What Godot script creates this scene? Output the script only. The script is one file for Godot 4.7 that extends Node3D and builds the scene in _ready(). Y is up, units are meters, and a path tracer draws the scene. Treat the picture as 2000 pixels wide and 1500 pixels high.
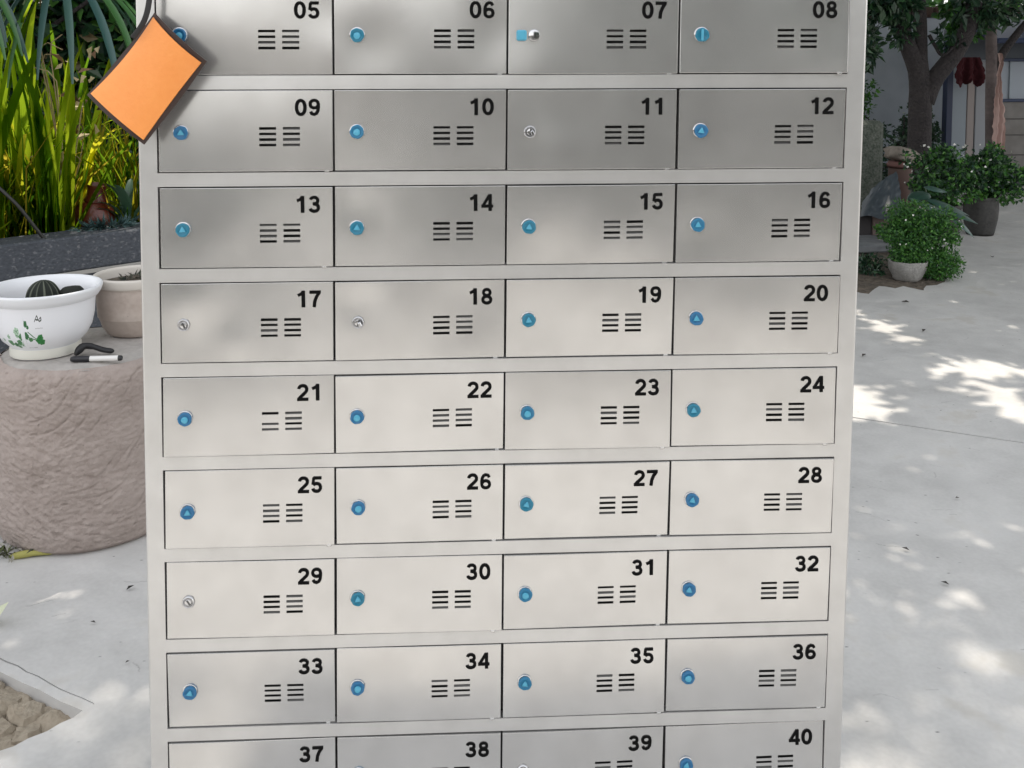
extends Node3D
# A numbered steel locker cabinet in a shaded concrete yard, planting bed on the left, potted plants, trees and a shed on the right.

const SUN_EL := 69.0
var to_sun := Vector3(-0.05, sin(deg_to_rad(SUN_EL)), -cos(deg_to_rad(SUN_EL))).normalized()
var rng := RandomNumberGenerator.new()
var M := {}
var used := {}

# ---------------------------------------------------------------- mesh builder
class MB:
	var v := PackedVector3Array()
	var n := PackedVector3Array()
	var uv := PackedVector2Array()
	var c := PackedColorArray()
	var ix := PackedInt32Array()
	var col := Color(1, 1, 1)

	func vert(p: Vector3, nn: Vector3, t := Vector2.ZERO) -> int:
		v.append(p); n.append(nn); uv.append(t); c.append(col)
		return v.size() - 1

	# corners given counter-clockwise as seen from outside
	func tri(a: Vector3, b: Vector3, d: Vector3) -> void:
		var nn := (b - a).cross(d - a).normalized()
		var i := vert(a, nn); vert(b, nn); vert(d, nn)
		ix.append_array([i, i + 2, i + 1])

	func quad(a: Vector3, b: Vector3, d: Vector3, e: Vector3) -> void:
		var nn := (d - a).cross(e - b).normalized()
		var i := vert(a, nn, Vector2(0, 0)); vert(b, nn, Vector2(1, 0)); vert(d, nn, Vector2(1, 1)); vert(e, nn, Vector2(0, 1))
		ix.append_array([i, i + 2, i + 1, i, i + 3, i + 2])

	# box with chamfered edges, turned by basis b
	func box(at: Vector3, s: Vector3, ch := 0.0, b := Basis.IDENTITY) -> void:
		var h := s / 2.0
		var k: float = minf(ch, minf(h.x, minf(h.y, h.z)) * 0.9)
		var f := func(x: float, y: float, z: float) -> Vector3: return at + b * Vector3(x, y, z)
		var g := h - Vector3(k, k, k)
		for sg in [-1.0, 1.0]:
			face(f.call(sg * h.x, -g.y, -sg * -g.z), f.call(sg * h.x, -g.y, -sg * g.z), f.call(sg * h.x, g.y, -sg * g.z), f.call(sg * h.x, g.y, sg * g.z), b * Vector3(sg, 0, 0))
			face(f.call(-g.x, sg * h.y, sg * g.z), f.call(g.x, sg * h.y, sg * g.z), f.call(g.x, sg * h.y, -sg * g.z), f.call(-g.x, sg * h.y, -sg * g.z), b * Vector3(0, sg, 0))
			face(f.call(-sg * g.x, -g.y, sg * h.z), f.call(sg * g.x, -g.y, sg * h.z), f.call(sg * g.x, g.y, sg * h.z), f.call(-sg * g.x, g.y, sg * h.z), b * Vector3(0, 0, sg))
		if k <= 0.0: return
		for p in [-1.0, 1.0]:
			for q in [-1.0, 1.0]:
				face(f.call(p * h.x, q * g.y, -g.z), f.call(p * h.x, q * g.y, g.z), f.call(p * g.x, q * h.y, g.z), f.call(p * g.x, q * h.y, -g.z), b * Vector3(p, q, 0))
				face(f.call(p * h.x, -g.y, q * g.z), f.call(p * h.x, g.y, q * g.z), f.call(p * g.x, g.y, q * h.z), f.call(p * g.x, -g.y, q * h.z), b * Vector3(p, 0, q))
				face(f.call(-g.x, p * h.y, q * g.z), f.call(g.x, p * h.y, q * g.z), f.call(g.x, p * g.y, q * h.z), f.call(-g.x, p * g.y, q * h.z), b * Vector3(0, p, q))
				for r in [-1.0, 1.0]:
					var a1: Vector3 = f.call(p * h.x, q * g.y, r * g.z)
					var a2: Vector3 = f.call(p * g.x, q * h.y, r * g.z)
					var a3: Vector3 = f.call(p * g.x, q * g.y, r * h.z)
					if (a2 - a1).cross(a3 - a1).dot(b * Vector3(p, q, r)) > 0: tri(a1, a2, a3)
					else: tri(a1, a3, a2)

	# a quad wound so that it faces along o
	func face(a: Vector3, b: Vector3, d: Vector3, e: Vector3, o: Vector3) -> void:
		if (d - a).cross(e - b).dot(o) >= 0: quad(a, b, d, e)
		else: quad(e, d, b, a)

	# rows of points joined smoothly; rows[j][i]; outside is where (next i) x (next j) points
	func sheet(rows: Array, wrap := false, flip := false) -> void:
		var m: int = rows.size()
		var k: int = rows[0].size()
		var st := v.size()
		for j in m:
			for i in k:
				var r: PackedVector3Array = rows[j]
				var i0 := (i - 1 + k) % k if wrap else maxi(i - 1, 0)
				var i1 := (i + 1) % k if wrap else mini(i + 1, k - 1)
				var du: Vector3 = r[i1] - r[i0]
				var dv: Vector3 = rows[mini(j + 1, m - 1)][i] - rows[maxi(j - 1, 0)][i]
				var nn := du.cross(dv)
				if nn.length_squared() < 1e-16:
					var jj := 1 if j == 0 else m - 2
					nn = (rows[jj][i1] - rows[jj][i0]).cross(dv)
				nn = nn.normalized()
				vert(r[i], -nn if flip else nn, Vector2(float(i) / float(k if wrap else k - 1), float(j) / (m - 1)))
		for j in m - 1:
			for i in (k if wrap else k - 1):
				var a := st + j * k + i
				var b := st + j * k + (i + 1) % k
				var d := b + k
				var e := a + k
				if flip: ix.append_array([a, b, d, a, d, e])
				else: ix.append_array([a, d, b, a, e, d])

	# profile: points (radius, height) from bottom to top
	func lathe(prof: Array, seg := 32, at := Vector3.ZERO, b := Basis.IDENTITY, rough := 0.0) -> void:
		var rows := []
		for p in prof:
			var r := PackedVector3Array()
			for i in seg:
				var a := TAU * i / seg
				var w: float = p.x * (1.0 + rough * sin(a * 3.0 + p.y * 40.0) + rough * sin(a * 7.0 - p.y * 23.0))
				r.append(at + b * Vector3(sin(a) * w, p.y, cos(a) * w))
			rows.append(r)
		sheet(rows, true)

	# round tube through points with radii
	func tube(pts: Array, rad: Array, seg := 8, caps := true) -> void:
		var rows := []
		var up := Vector3(0.13, 0.21, 0.97)
		for j in pts.size():
			var t: Vector3 = (pts[mini(j + 1, pts.size() - 1)] - pts[maxi(j - 1, 0)]).normalized()
			var s := t.cross(up).normalized()
			up = s.cross(t).normalized()
			var r := PackedVector3Array()
			for i in seg:
				var a := TAU * i / seg
				r.append(pts[j] + (s * cos(a) + up * sin(a)) * rad[j])
			rows.append(r)
		if caps:
			var r0 := PackedVector3Array(); var r1 := PackedVector3Array()
			for i in seg: r0.append(pts[0]); r1.append(pts[-1])
			rows.push_front(r0); rows.push_back(r1)
		sheet(rows, true, true)

	func leaf(p: Vector3, dir: Vector3, side: Vector3, l: float, w: float, fold := 0.25) -> void:
		var up := side.cross(dir).normalized()
		var m := p + dir * l * 0.45
		var a := m + side * w * 0.5 + up * w * fold
		var b := m - side * w * 0.5 + up * w * fold
		var t := p + dir * l
		tri(p, a, t); tri(p, t, b)

	func mesh() -> ArrayMesh:
		var arr := []
		arr.resize(Mesh.ARRAY_MAX)
		arr[Mesh.ARRAY_VERTEX] = v; arr[Mesh.ARRAY_NORMAL] = n; arr[Mesh.ARRAY_TEX_UV] = uv
		arr[Mesh.ARRAY_COLOR] = c; arr[Mesh.ARRAY_INDEX] = ix
		var am := ArrayMesh.new()
		am.add_surface_from_arrays(Mesh.PRIMITIVE_TRIANGLES, arr)
		return am

# ---------------------------------------------------------------- scene helpers
func numbered(called: String, parent: Node) -> String:
	var key := str(parent.get_instance_id()) + called
	var k: int = used.get(key, 0)
	used[key] = k + 1
	return called if k == 0 else "%s_%03d" % [called, k]

func put(called: String, mesh: Mesh, mat: Material, parent: Node = self, at := Vector3.ZERO) -> MeshInstance3D:
	var o := MeshInstance3D.new()
	o.name = numbered(called, parent)
	o.mesh = mesh
	o.material_override = mat
	o.position = at
	parent.add_child(o, true)
	return o

func thing(called: String, at: Vector3, label: String, category: String, group := "") -> Node3D:
	var o := Node3D.new()
	o.name = numbered(called, self)
	add_child(o, true)
	o.position = at
	tag(o, label, category, group)
	return o

func tag(o: Node, label: String, category: String, group := "") -> void:
	o.set_meta("label", label); o.set_meta("category", category)
	if group != "": o.set_meta("group", group)

func structure(o: Node, label := "") -> Node:
	o.set_meta("kind", "structure")
	if label != "": o.set_meta("label", label)
	return o

func stuff(o: Node) -> Node:
	o.set_meta("kind", "stuff")
	return o

func lin(r: float, g: float, b: float) -> Color:   # a real-world base colour as an sRGB one
	return Color(r, g, b).linear_to_srgb()

func mat(r: float, g: float, b: float, rough := 0.6, metal := 0.0) -> StandardMaterial3D:
	var m := StandardMaterial3D.new()
	m.albedo_color = lin(r, g, b); m.roughness = rough; m.metallic = metal
	m.cull_mode = BaseMaterial3D.CULL_DISABLED
	return m

func vmat(rough: float, back := 0.0, tint := Color(1, 1, 1)) -> StandardMaterial3D:
	var m := mat(1, 1, 1, rough)
	m.vertex_color_use_as_albedo = true
	if back > 0.0:
		m.backlight_enabled = true
		m.backlight = Color(back * tint.r, back * tint.g, back * tint.b)
	return m

func noise(sd: int, freq: float, oct := 4, type := FastNoiseLite.TYPE_SIMPLEX_SMOOTH) -> FastNoiseLite:
	var f := FastNoiseLite.new()
	f.seed = sd; f.frequency = freq; f.fractal_octaves = oct; f.noise_type = type
	return f

# a seamless texture: fine and coarse noise layered between colours (linear values), with dark specks
func grain(sd: int, size: int, lo: Color, hi: Color, fine := 0.06, coarse := 0.006, mix := 0.5, specks := 0.0, speck := Color(0.1, 0.1, 0.1)) -> ImageTexture:
	var a := noise(sd, fine, 4).get_seamless_image(size, size).get_data()
	var b := noise(sd + 7, coarse, 4).get_seamless_image(size, size).get_data()
	var s := noise(sd + 13, 0.09, 2).get_seamless_image(size, size).get_data()
	var d := PackedByteArray()
	d.resize(size * size * 3)
	for i in size * size:
		var t := clampf(a[i] / 255.0 * mix + b[i] / 255.0 * (1.0 - mix), 0, 1)
		t = clampf((t - 0.5) * 1.5 + 0.5, 0, 1)
		var k := lo.lerp(hi, t)
		if specks > 0.0: k = k.lerp(speck, clampf((s[i] / 255.0 - 1.0 + specks) / 0.05, 0, 1))
		k = k.linear_to_srgb()
		d[i * 3] = int(k.r * 255); d[i * 3 + 1] = int(k.g * 255); d[i * 3 + 2] = int(k.b * 255)
	return ImageTexture.create_from_image(Image.create_from_data(size, size, false, Image.FORMAT_RGB8, d))

func bumps(sd: int, size: int, freq: float, strength: float) -> ImageTexture:
	var im := noise(sd, freq, 5).get_seamless_image(size, size)
	im.convert(Image.FORMAT_RGBA8)
	im.bump_map_to_normal_map(strength)
	return ImageTexture.create_from_image(im)

# worn cement: cloudy stains, trowel streaks, specks and pits
func cement(sd: int, size: int) -> ImageTexture:
	var a := noise(sd, 0.004, 4).get_seamless_image(size, size).get_data()
	var b := noise(sd + 1, 0.02, 4).get_seamless_image(size, size).get_data()
	var c := noise(sd + 2, 0.16, 2).get_seamless_image(size, size).get_data()
	var d := PackedByteArray()
	d.resize(size * size * 3)
	for i in size * size:
		var t := 0.525 + 0.16 * (a[i] / 255.0 - 0.5) + 0.07 * (b[i] / 255.0 - 0.5) + 0.05 * (c[i] / 255.0 - 0.5)
		var stain := smoothstep(0.62, 0.80, a[i] / 255.0 * 0.6 + b[i] / 255.0 * 0.4)
		var k := Color(t, t * 0.985, t * 0.96).lerp(Color(0.42, 0.39, 0.34), 0.45 * stain).linear_to_srgb()
		d[i * 3] = int(k.r * 255); d[i * 3 + 1] = int(k.g * 255); d[i * 3 + 2] = int(k.b * 255)
	var img := Image.create_from_data(size, size, false, Image.FORMAT_RGB8, d)
	var g := RandomNumberGenerator.new(); g.seed = sd
	for n in 420:                                             # specks, pits and short scuffs
		var p := Vector2(g.randf() * size, g.randf() * size)
		var long := g.randf() < 0.4
		var l := g.randi_range(3, 26) if long else g.randi_range(1, 2)
		var an := g.randfn(0.1, 0.35)
		var f := g.randf_range(0.45, 0.9) if not long else g.randf_range(0.82, 0.96)
		for k in l:
			p += Vector2(cos(an), sin(an)); an += g.randfn(0, 0.12)
			var q := Vector2i(posmod(int(p.x), size), posmod(int(p.y), size))
			img.set_pixelv(q, img.get_pixelv(q) * f)
			if not long:
				var q2 := Vector2i(posmod(q.x + 1, size), q.y)
				img.set_pixelv(q2, img.get_pixelv(q2) * (f + 0.1))
	return ImageTexture.create_from_image(img)

func tri_mat(tex: Texture2D, scale: float, rough := 0.85, nrm: Texture2D = null, ns := 1.0) -> StandardMaterial3D:
	var m := mat(1, 1, 1, rough)
	m.albedo_color = Color(1, 1, 1); m.albedo_texture = tex
	m.uv1_triplanar = true; m.uv1_world_triplanar = true; m.uv1_scale = Vector3.ONE * scale
	if nrm: m.normal_enabled = true; m.normal_texture = nrm; m.normal_scale = ns
	return m

func rdir() -> Vector3:
	var z := rng.randf_range(-1, 1); var a := rng.randf() * TAU; var r := sqrt(1 - z * z)
	return Vector3(r * cos(a), z, r * sin(a))

# leaves spread through an ellipsoid's volume; keep(p) may refuse one
func leaves(mb: MB, at: Vector3, rad: Vector3, count: int, l: float, w: float, cols: Array, hollow := 0.35, keep = null, droop := 0.25) -> void:
	for i in count:
		var d := rdir()
		var p := at + d * rad * pow(rng.randf_range(hollow, 1.0), 0.6) * rng.randf_range(0.85, 1.08)
		if keep != null and not keep.call(p): continue
		var dir := (d * 0.6 + rdir() + Vector3(0, -droop, 0)).normalized()
		var side := dir.cross(rdir()).normalized()
		mb.col = (cols[rng.randi() % cols.size()] as Color) * rng.randf_range(0.75, 1.25)
		var k := rng.randf_range(0.65, 1.25)
		mb.leaf(p, dir, side, l * k, w * k)

# a bush of several leaf clumps on a few stems
func bush(mb: MB, at: Vector3, rad: Vector3, clumps: int, per: int, l: float, w: float, cols: Array, keep = null) -> void:
	leaves(mb, at, rad * 0.85, int(per * clumps * 0.35), l, w, cols, 0.1, keep)
	for i in clumps:
		var d := rdir()
		var c := at + d * rad * rng.randf_range(0.62, 1.08)
		var r := rad * rng.randf_range(0.18, 0.38)
		leaves(mb, c, r, int(per * 0.65), l, w, cols, 0.2, keep)

func spline(pts: Array, steps: int) -> Array:
	var cv := Curve3D.new()
	for i in pts.size():
		var t: Vector3 = (pts[mini(i + 1, pts.size() - 1)] - pts[maxi(i - 1, 0)]) / 6.0
		cv.add_point(pts[i], -t, t)
	var out := []
	for i in steps + 1: out.append(cv.sample_baked(cv.get_baked_length() * i / steps, true))
	return out

func tapered(a: float, b: float, count: int) -> Array:
	var out := []
	for i in count: out.append(lerpf(a, b, float(i) / (count - 1)))
	return out

# irregular stone: a sphere pushed in and out by noise, base at y = 0
func stone(sd: int, r: Vector3, amp := 0.25, seg := 12) -> ArrayMesh:
	var mb := MB.new()
	var f := noise(sd, 1.1, 3)
	var rows := []
	for j in seg / 2 + 1:
		var row := PackedVector3Array()
		for i in seg:
			var t := PI * j / (seg / 2); var a := TAU * i / seg
			var d := Vector3(sin(t) * sin(a), -cos(t), sin(t) * cos(a))
			var k := 1.0 + amp * f.get_noise_3dv(d * 1.3)
			var p := d * k
			p = p.clamp(Vector3(-0.86, -0.7, -0.86), Vector3(0.86, 0.72, 0.86))
			row.append(p * r + Vector3(0, r.y * 0.7, 0))
		rows.append(row)
	mb.sheet(rows, true)
	return mb.mesh()

# ---------------------------------------------------------------- build
func _ready() -> void:
	rng.seed = 4711
	# camera
	var cam := Camera3D.new()
	cam.name = "camera"
	cam.near = 0.05; cam.far = 400.0
	cam.projection = Camera3D.PROJECTION_FRUSTUM
	cam.size = cam.near * 1500.0 / 1900.0
	cam.frustum_offset = Vector2(0, -cam.near * 480.0 / 1900.0)
	cam.position = Vector3(-0.05138, 1.2, 1.25144)
	cam.rotation = Vector3(-0.074455, -0.0448016, -0.0023432)
	add_child(cam)
	cam.current = true
	# sky, exposure
	var env := Environment.new()
	env.background_mode = Environment.BG_SKY
	var sm := ProceduralSkyMaterial.new()
	sm.sky_top_color = Color(0.78, 0.79, 0.81)
	sm.sky_horizon_color = Color(0.97, 0.965, 0.95)
	sm.sky_curve = 0.18
	sm.ground_horizon_color = Color(0.7, 0.7, 0.68)
	sm.ground_bottom_color = Color(0.45, 0.44, 0.42)
	sm.sun_angle_max = 12.0
	var sky := Sky.new(); sky.sky_material = sm
	env.sky = sky
	env.tonemap_mode = Environment.TONE_MAPPER_LINEAR
	env.tonemap_exposure = 2.45
	env.sdfgi_enabled = true; env.ssao_enabled = true; env.ssil_enabled = true
	var we := WorldEnvironment.new(); we.name = "world_environment"; we.environment = env
	add_child(we)
	# sun, from behind the cabinet
	var sun := DirectionalLight3D.new()
	sun.name = "sun"
	sun.light_energy = 0.6
	sun.light_color = Color(1.0, 0.962, 0.905)
	sun.light_angular_distance = 0.5
	sun.shadow_enabled = true
	add_child(sun)
	sun.look_at_from_position(to_sun * 10.0, Vector3.ZERO, Vector3(1, 0, 0))

	materials()
	ground()
	planter()
	shed_and_walls()
	locker_cabinet()
	card()
	stump_and_pots()
	left_plants()
	right_trees()
	right_plants()
	canopies()
	behind_camera()
	litter()

func materials() -> void:
	M.concrete = tri_mat(cement(3, 1024), 0.40, 0.75, bumps(5, 512, 0.03, 3.0), 0.3)
	M.soil = tri_mat(grain(11, 256, Color(0.06, 0.05, 0.04), Color(0.16, 0.13, 0.10), 0.05, 0.01, 0.6), 1.6, 0.95, bumps(12, 256, 0.04, 6.0), 1.0)
	M.rubble = tri_mat(grain(21, 256, Color(0.27, 0.225, 0.17), Color(0.41, 0.355, 0.28), 0.06, 0.01, 0.6), 4.0, 0.95, bumps(22, 256, 0.05, 6.0), 0.9)
	M.granite = tri_mat(grain(31, 256, Color(0.030, 0.035, 0.044), Color(0.075, 0.084, 0.10), 0.16, 0.01, 0.75, 0.22, Color(0.18, 0.18, 0.19)), 2.2, 0.75, bumps(32, 256, 0.1, 4.0), 0.6)
	M.stump = tri_mat(grain(41, 256, Color(0.30, 0.248, 0.222), Color(0.405, 0.345, 0.315), 0.05, 0.012, 0.5, 0.1, Color(0.20, 0.17, 0.15)), 3.0, 0.95, bumps(42, 256, 0.06, 5.0), 0.7)
	M.stump_top = tri_mat(grain(43, 256, Color(0.34, 0.32, 0.30), Color(0.46, 0.43, 0.405), 0.05, 0.012, 0.5), 3.0, 0.9, bumps(44, 256, 0.06, 5.0), 0.4)
	M.bark = tri_mat(grain(51, 256, Color(0.02, 0.018, 0.02), Color(0.055, 0.047, 0.047), 0.05, 0.012, 0.6), 3.0, 0.95, bumps(52, 256, 0.05, 8.0), 1.2)
	M.pale_wall = tri_mat(grain(61, 256, Color(0.40, 0.44, 0.50), Color(0.50, 0.54, 0.60), 0.03, 0.006, 0.4), 0.5, 0.9)
	M.steel = tri_mat(grain(611, 512, Color(0.515, 0.508, 0.497), Color(0.58, 0.574, 0.563), 0.02, 0.008, 0.4), 2.3, 0.195)
	M.steel.metallic = 0.74
	M.frame_steel = M.steel.duplicate()
	M.frame_steel.metallic = 0.58; M.frame_steel.roughness = 0.30
	M.louvre = mat(0.075, 0.073, 0.07, 0.5, 0.2)
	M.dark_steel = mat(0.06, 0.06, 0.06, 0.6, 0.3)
	M.chrome = mat(0.55, 0.55, 0.56, 0.14, 1.0)
	M.chrome_dark = mat(0.10, 0.10, 0.10, 0.3, 0.8)
	M.blue = [mat(0.012, 0.15, 0.28, 0.3), mat(0.010, 0.165, 0.26, 0.3), mat(0.014, 0.13, 0.28, 0.3)]
	M.blue_light = mat(0.075, 0.34, 0.49, 0.25)
	M.ink = mat(0.008, 0.008, 0.008, 0.9)
	M.ink.metallic_specular = 0.1
	M.leaf = vmat(0.5, 0.55, Color(0.85, 1.0, 0.35))
	M.leaf_dark = vmat(0.42, 0.2, Color(0.8, 1.0, 0.5))
	M.strap = vmat(0.35, 1.4, Color(1.0, 1.0, 0.5))
	M.dry = vmat(0.8, 0.3, Color(1, 0.9, 0.6))
	M.vert = vmat(0.8)
	M.blue_paint = mat(0.012, 0.022, 0.06, 0.5)
	M.navy = mat(0.02, 0.035, 0.085, 0.5)
	M.slate = mat(0.10, 0.115, 0.135, 0.7)

const GREENS := [Color(0.035, 0.12, 0.022), Color(0.055, 0.16, 0.03), Color(0.08, 0.21, 0.035), Color(0.025, 0.085, 0.025)]
const DEEP := [Color(0.012, 0.04, 0.018), Color(0.02, 0.055, 0.025), Color(0.03, 0.07, 0.03), Color(0.015, 0.045, 0.028)]

# -------- ground: concrete yard slabs over soil, with an open joint, a crack and a broken-out pit
func slab_piece(mb: MB, poly: PackedVector2Array, skirts: Array) -> void:
	var t := Geometry2D.triangulate_polygon(poly)
	for i in range(0, t.size(), 3):
		var a := poly[t[i]]; var b := poly[t[i + 1]]; var d := poly[t[i + 2]]
		var p := Vector3(a.x, 0, a.y); var q := Vector3(b.x, 0, b.y); var r := Vector3(d.x, 0, d.y)
		if (q - p).cross(r - p).y > 0: mb.tri(p, q, r)
		else: mb.tri(p, r, q)
	for s in skirts:
		for i in s.size() - 1:
			mb.quad(Vector3(s[i].x, 0, s[i].y), Vector3(s[i + 1].x, 0, s[i + 1].y), Vector3(s[i + 1].x, -0.07, s[i + 1].y), Vector3(s[i].x, -0.07, s[i].y))

func ground() -> void:
	var base := MB.new()
	base.quad(Vector3(-150, -0.075, 150), Vector3(150, -0.075, 150), Vector3(150, -0.075, -150), Vector3(-150, -0.075, -150))
	structure(put("ground", base.mesh(), M.soil), "dark earth under and beyond the concrete yard")
	var jz := func(x: float) -> float: return -1.935 + 0.547 * (x - 1.25)
	# far slab
	var far := MB.new()
	var wob := noise(9, 2.0, 2)
	var jn := PackedVector2Array(); var js := PackedVector2Array()
	for i in 61:
		var x := -6.0 + 14.0 * i / 60.0
		var w := wob.get_noise_1d(x) * 0.004
		jn.append(Vector2(x, jz.call(x) - 0.005 + w)); js.append(Vector2(x, jz.call(x) + 0.005 + w))
	var p1 := jn.duplicate()
	p1.append(Vector2(8, -14)); p1.append(Vector2(-6, -14))
	var edge1: PackedVector2Array = jn
	slab_piece(far, p1, [edge1])
	structure(put("concrete_slab", far.mesh(), M.concrete), "far concrete slab of the yard, beyond the straight joint")
	# near slab north of the crack
	var near := MB.new()
	var cz := func(x: float) -> float: return -0.535 + 0.638 * (x + 0.767)
	var cn := PackedVector2Array(); var cs := PackedVector2Array()
	for i in 25:
		var x := -6.0 + 4.4 * i / 24.0
		cn.append(Vector2(x, cz.call(x) - 0.004)); cs.append(Vector2(x, cz.call(x) + 0.004))
	for i in range(1, 31):
		var x := -1.6 + 0.833 * i / 30.0
		var w := wob.get_noise_1d(x * 6.0) * 0.006
		var hw := lerpf(0.0045, 0.0012, i / 30.0)
		cn.append(Vector2(x, cz.call(x) - hw + w)); cs.append(Vector2(x, cz.call(x) + hw + w))
	var p2 := PackedVector2Array()
	p2.append_array(cn); p2.append(Vector2(-0.762, cz.call(-0.762))); p2.append(Vector2(8, 6.6))
	var jr := js.duplicate(); jr.reverse()
	p2.append_array(jr)
	slab_piece(near, p2, [jr, cn])
	# south of the crack, cut around the pit
	var pit_r := PackedVector2Array([Vector2(-0.93, -0.607), Vector2(-0.885, -0.582), Vector2(-0.83, -0.545), Vector2(-0.778, -0.517), Vector2(-0.787, -0.498), Vector2(-0.806, -0.482), Vector2(-0.82, -0.462), Vector2(-0.845, -0.445), Vector2(-0.862, -0.425), Vector2(-0.893, -0.408), Vector2(-0.93, -0.388)])
	var pit_l := PackedVector2Array([Vector2(-0.93, -0.388), Vector2(-1.02, -0.36), Vector2(-1.15, -0.37), Vector2(-1.3, -0.46), Vector2(-1.36, -0.62), Vector2(-1.28, -0.78), Vector2(-1.12, -0.725), Vector2(-0.989, -0.644), Vector2(-0.93, -0.607)])
	var pr := PackedVector2Array(); var pl := PackedVector2Array()
	for q in cs:
		if q.x > -0.93: pr.append(q)
		else: pl.append(q)
	var tip := Vector2(-0.762, cz.call(-0.762))
	var mid := Vector2(-0.93, cz.call(-0.93) + 0.002)
	pr.insert(0, mid); pl.append(mid)
	pr.append(tip); pr.append(Vector2(8, 6.6)); pr.append(Vector2(8, 9)); pr.append(Vector2(-0.93, 9))
	var rr := pit_r.duplicate(); rr.reverse()
	pr.append_array(rr)
	var ll := pit_l.duplicate(); ll.reverse()
	pl.append_array(ll)
	pl.append(Vector2(-0.93, 9)); pl.append(Vector2(-6, 9))
	var csr := cs.duplicate(); csr.reverse()
	slab_piece(near, pr, [pit_r])
	slab_piece(near, pl, [pit_l, csr])
	structure(put("concrete_slab", near.mesh(), M.concrete), "near concrete slab of the yard with a crack and a broken-out pit")
	# pit floor
	var pit := MB.new()
	var f := noise(71, 9.0, 4)
	var rows := []
	for j in 41:
		var row := PackedVector3Array()
		for i in 51:
			var x := -1.4 + 0.66 * i / 50.0; var z := -0.34 - 0.48 * j / 40.0
			row.append(Vector3(x, -0.026 + 0.026 * f.get_noise_2d(x, z), z))
		rows.append(row)
	pit.sheet(rows)
	var pf := put("pit_floor", pit.mesh(), M.rubble)
	structure(pf, "dry earth and broken stone in the pit of the concrete")
	var spots := [[-0.955, -0.578, .045, .036], [-0.897, -0.543, .040, .034], [-0.93, -0.505, .034, .030], [-0.985, -0.615, .022, .036], [-0.872, -0.495, .034, .026], [-0.845, -0.525, .022, .024], [-0.822, -0.498, .018, .020], [-0.97, -0.465, .050, .030], [-0.905, -0.452, .036, .022], [-1.02, -0.535, .050, .034], [-0.86, -0.462, .024, .018], [-1.06, -0.46, .05, .03], [-0.803, -0.508, .012, .016], [-0.94, -0.42, .022, .020], [-0.865, -0.557, .016, .022], [-1.11, -0.6, .06, .034], [-1.05, -0.655, .03, .03], [-0.915, -0.585, .016, .028]]
	for i in spots.size():
		var s: Array = spots[i]
		var o := put("stone", chunk(100 + i, s[2], s[3]), M.rubble, pf, Vector3(s[0], -0.046, s[1]))
		o.rotation = Vector3(rng.randfn(0, 0.16), rng.randf() * TAU, rng.randfn(0, 0.16))

# a broken piece of stone: an uneven polygon with broken edges
func chunk(sd: int, r: float, h: float) -> ArrayMesh:
	var g := RandomNumberGenerator.new(); g.seed = sd
	var mb := MB.new()
	var n := 6
	var lo := []; var mid := []; var hi := []
	for i in n:
		var a := TAU * (i + g.randf_range(-0.3, 0.3)) / n
		var k := g.randf_range(0.75, 1.15) * r
		var d := Vector3(sin(a), 0, cos(a))
		lo.append(d * k * 1.05); mid.append(d * k + Vector3(0, h * g.randf_range(0.6, 0.85), 0)); hi.append(d * k * g.randf_range(0.7, 0.9) + Vector3(0, h * g.randf_range(0.9, 1.15), 0))
	var top := Vector3(0, h * 1.05, 0)
	for i in n:
		var e := (i + 1) % n
		mb.quad(lo[i], lo[e], mid[e], mid[i]); mb.quad(mid[i], mid[e], hi[e], hi[i]); mb.tri(hi[i], hi[e], top)
	return mb.mesh()

# -------- the raised bed's wall on the left
func planter() -> void:
	var a := Vector3(-1.575, 0, -1.948)                      # a point of its front top edge
	var d := Vector3(0.742, 0, -0.670)                       # along the wall, to the right and away
	var back := Vector3(-0.670, 0, -0.742)
	var b := Basis(d, Vector3.UP, -back)
	var t := thing("planter_wall", a, "low dark granite wall of the raised planting bed behind the stone stool", "wall")
	var mb := MB.new()
	for k in 3:                                              # coping stones, butted
		mb = MB.new()
		var l := 1.3
		mb.box(d * (-1.7 + l * k + l / 2) + back * 0.077 + Vector3(0, 0.56, 0), Vector3(l - 0.004, 0.12, 0.154), 0.006, b)
		put("coping_stone", mb.mesh(), M.granite, t)
	mb = MB.new()
	mb.box(d * 0.25 + back * 0.075 + Vector3(0, 0.493, 0), Vector3(3.9, 0.014, 0.15), 0.001, b)
	put("mortar_bed", mb.mesh(), mat(0.32, 0.31, 0.29, 0.9), t)
	for k in 6:
		mb = MB.new()
		mb.box(d * (-1.7 + 0.65 * k + 0.325) + back * 0.095 + Vector3(0, 0.243, 0), Vector3(0.642, 0.486, 0.15), 0.004, b)
		put("wall_block", mb.mesh(), M.granite, t)
	# bed of earth
	var e := MB.new()
	var f := noise(77, 1.5, 4)
	var rows := []
	for j in 31:
		var row := PackedVector3Array()
		for i in 61:
			var p := a + d * (-1.8 + 4.2 * i / 60.0) + back * (0.155 + 3.4 * j / 30.0)
			row.append(p + Vector3(0, 0.56 + 0.04 * f.get_noise_2d(p.x, p.z), 0))
		rows.append(row)
	e.sheet(rows)
	structure(put("bed_soil", e.mesh(), M.soil), "dark earth of the raised planting bed")

func bed(along: float, deep: float) -> Vector3:
	return Vector3(-1.575, 0.56, -1.948) + Vector3(0.742, 0, -0.670) * along + Vector3(-0.670, 0, -0.742) * deep

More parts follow.
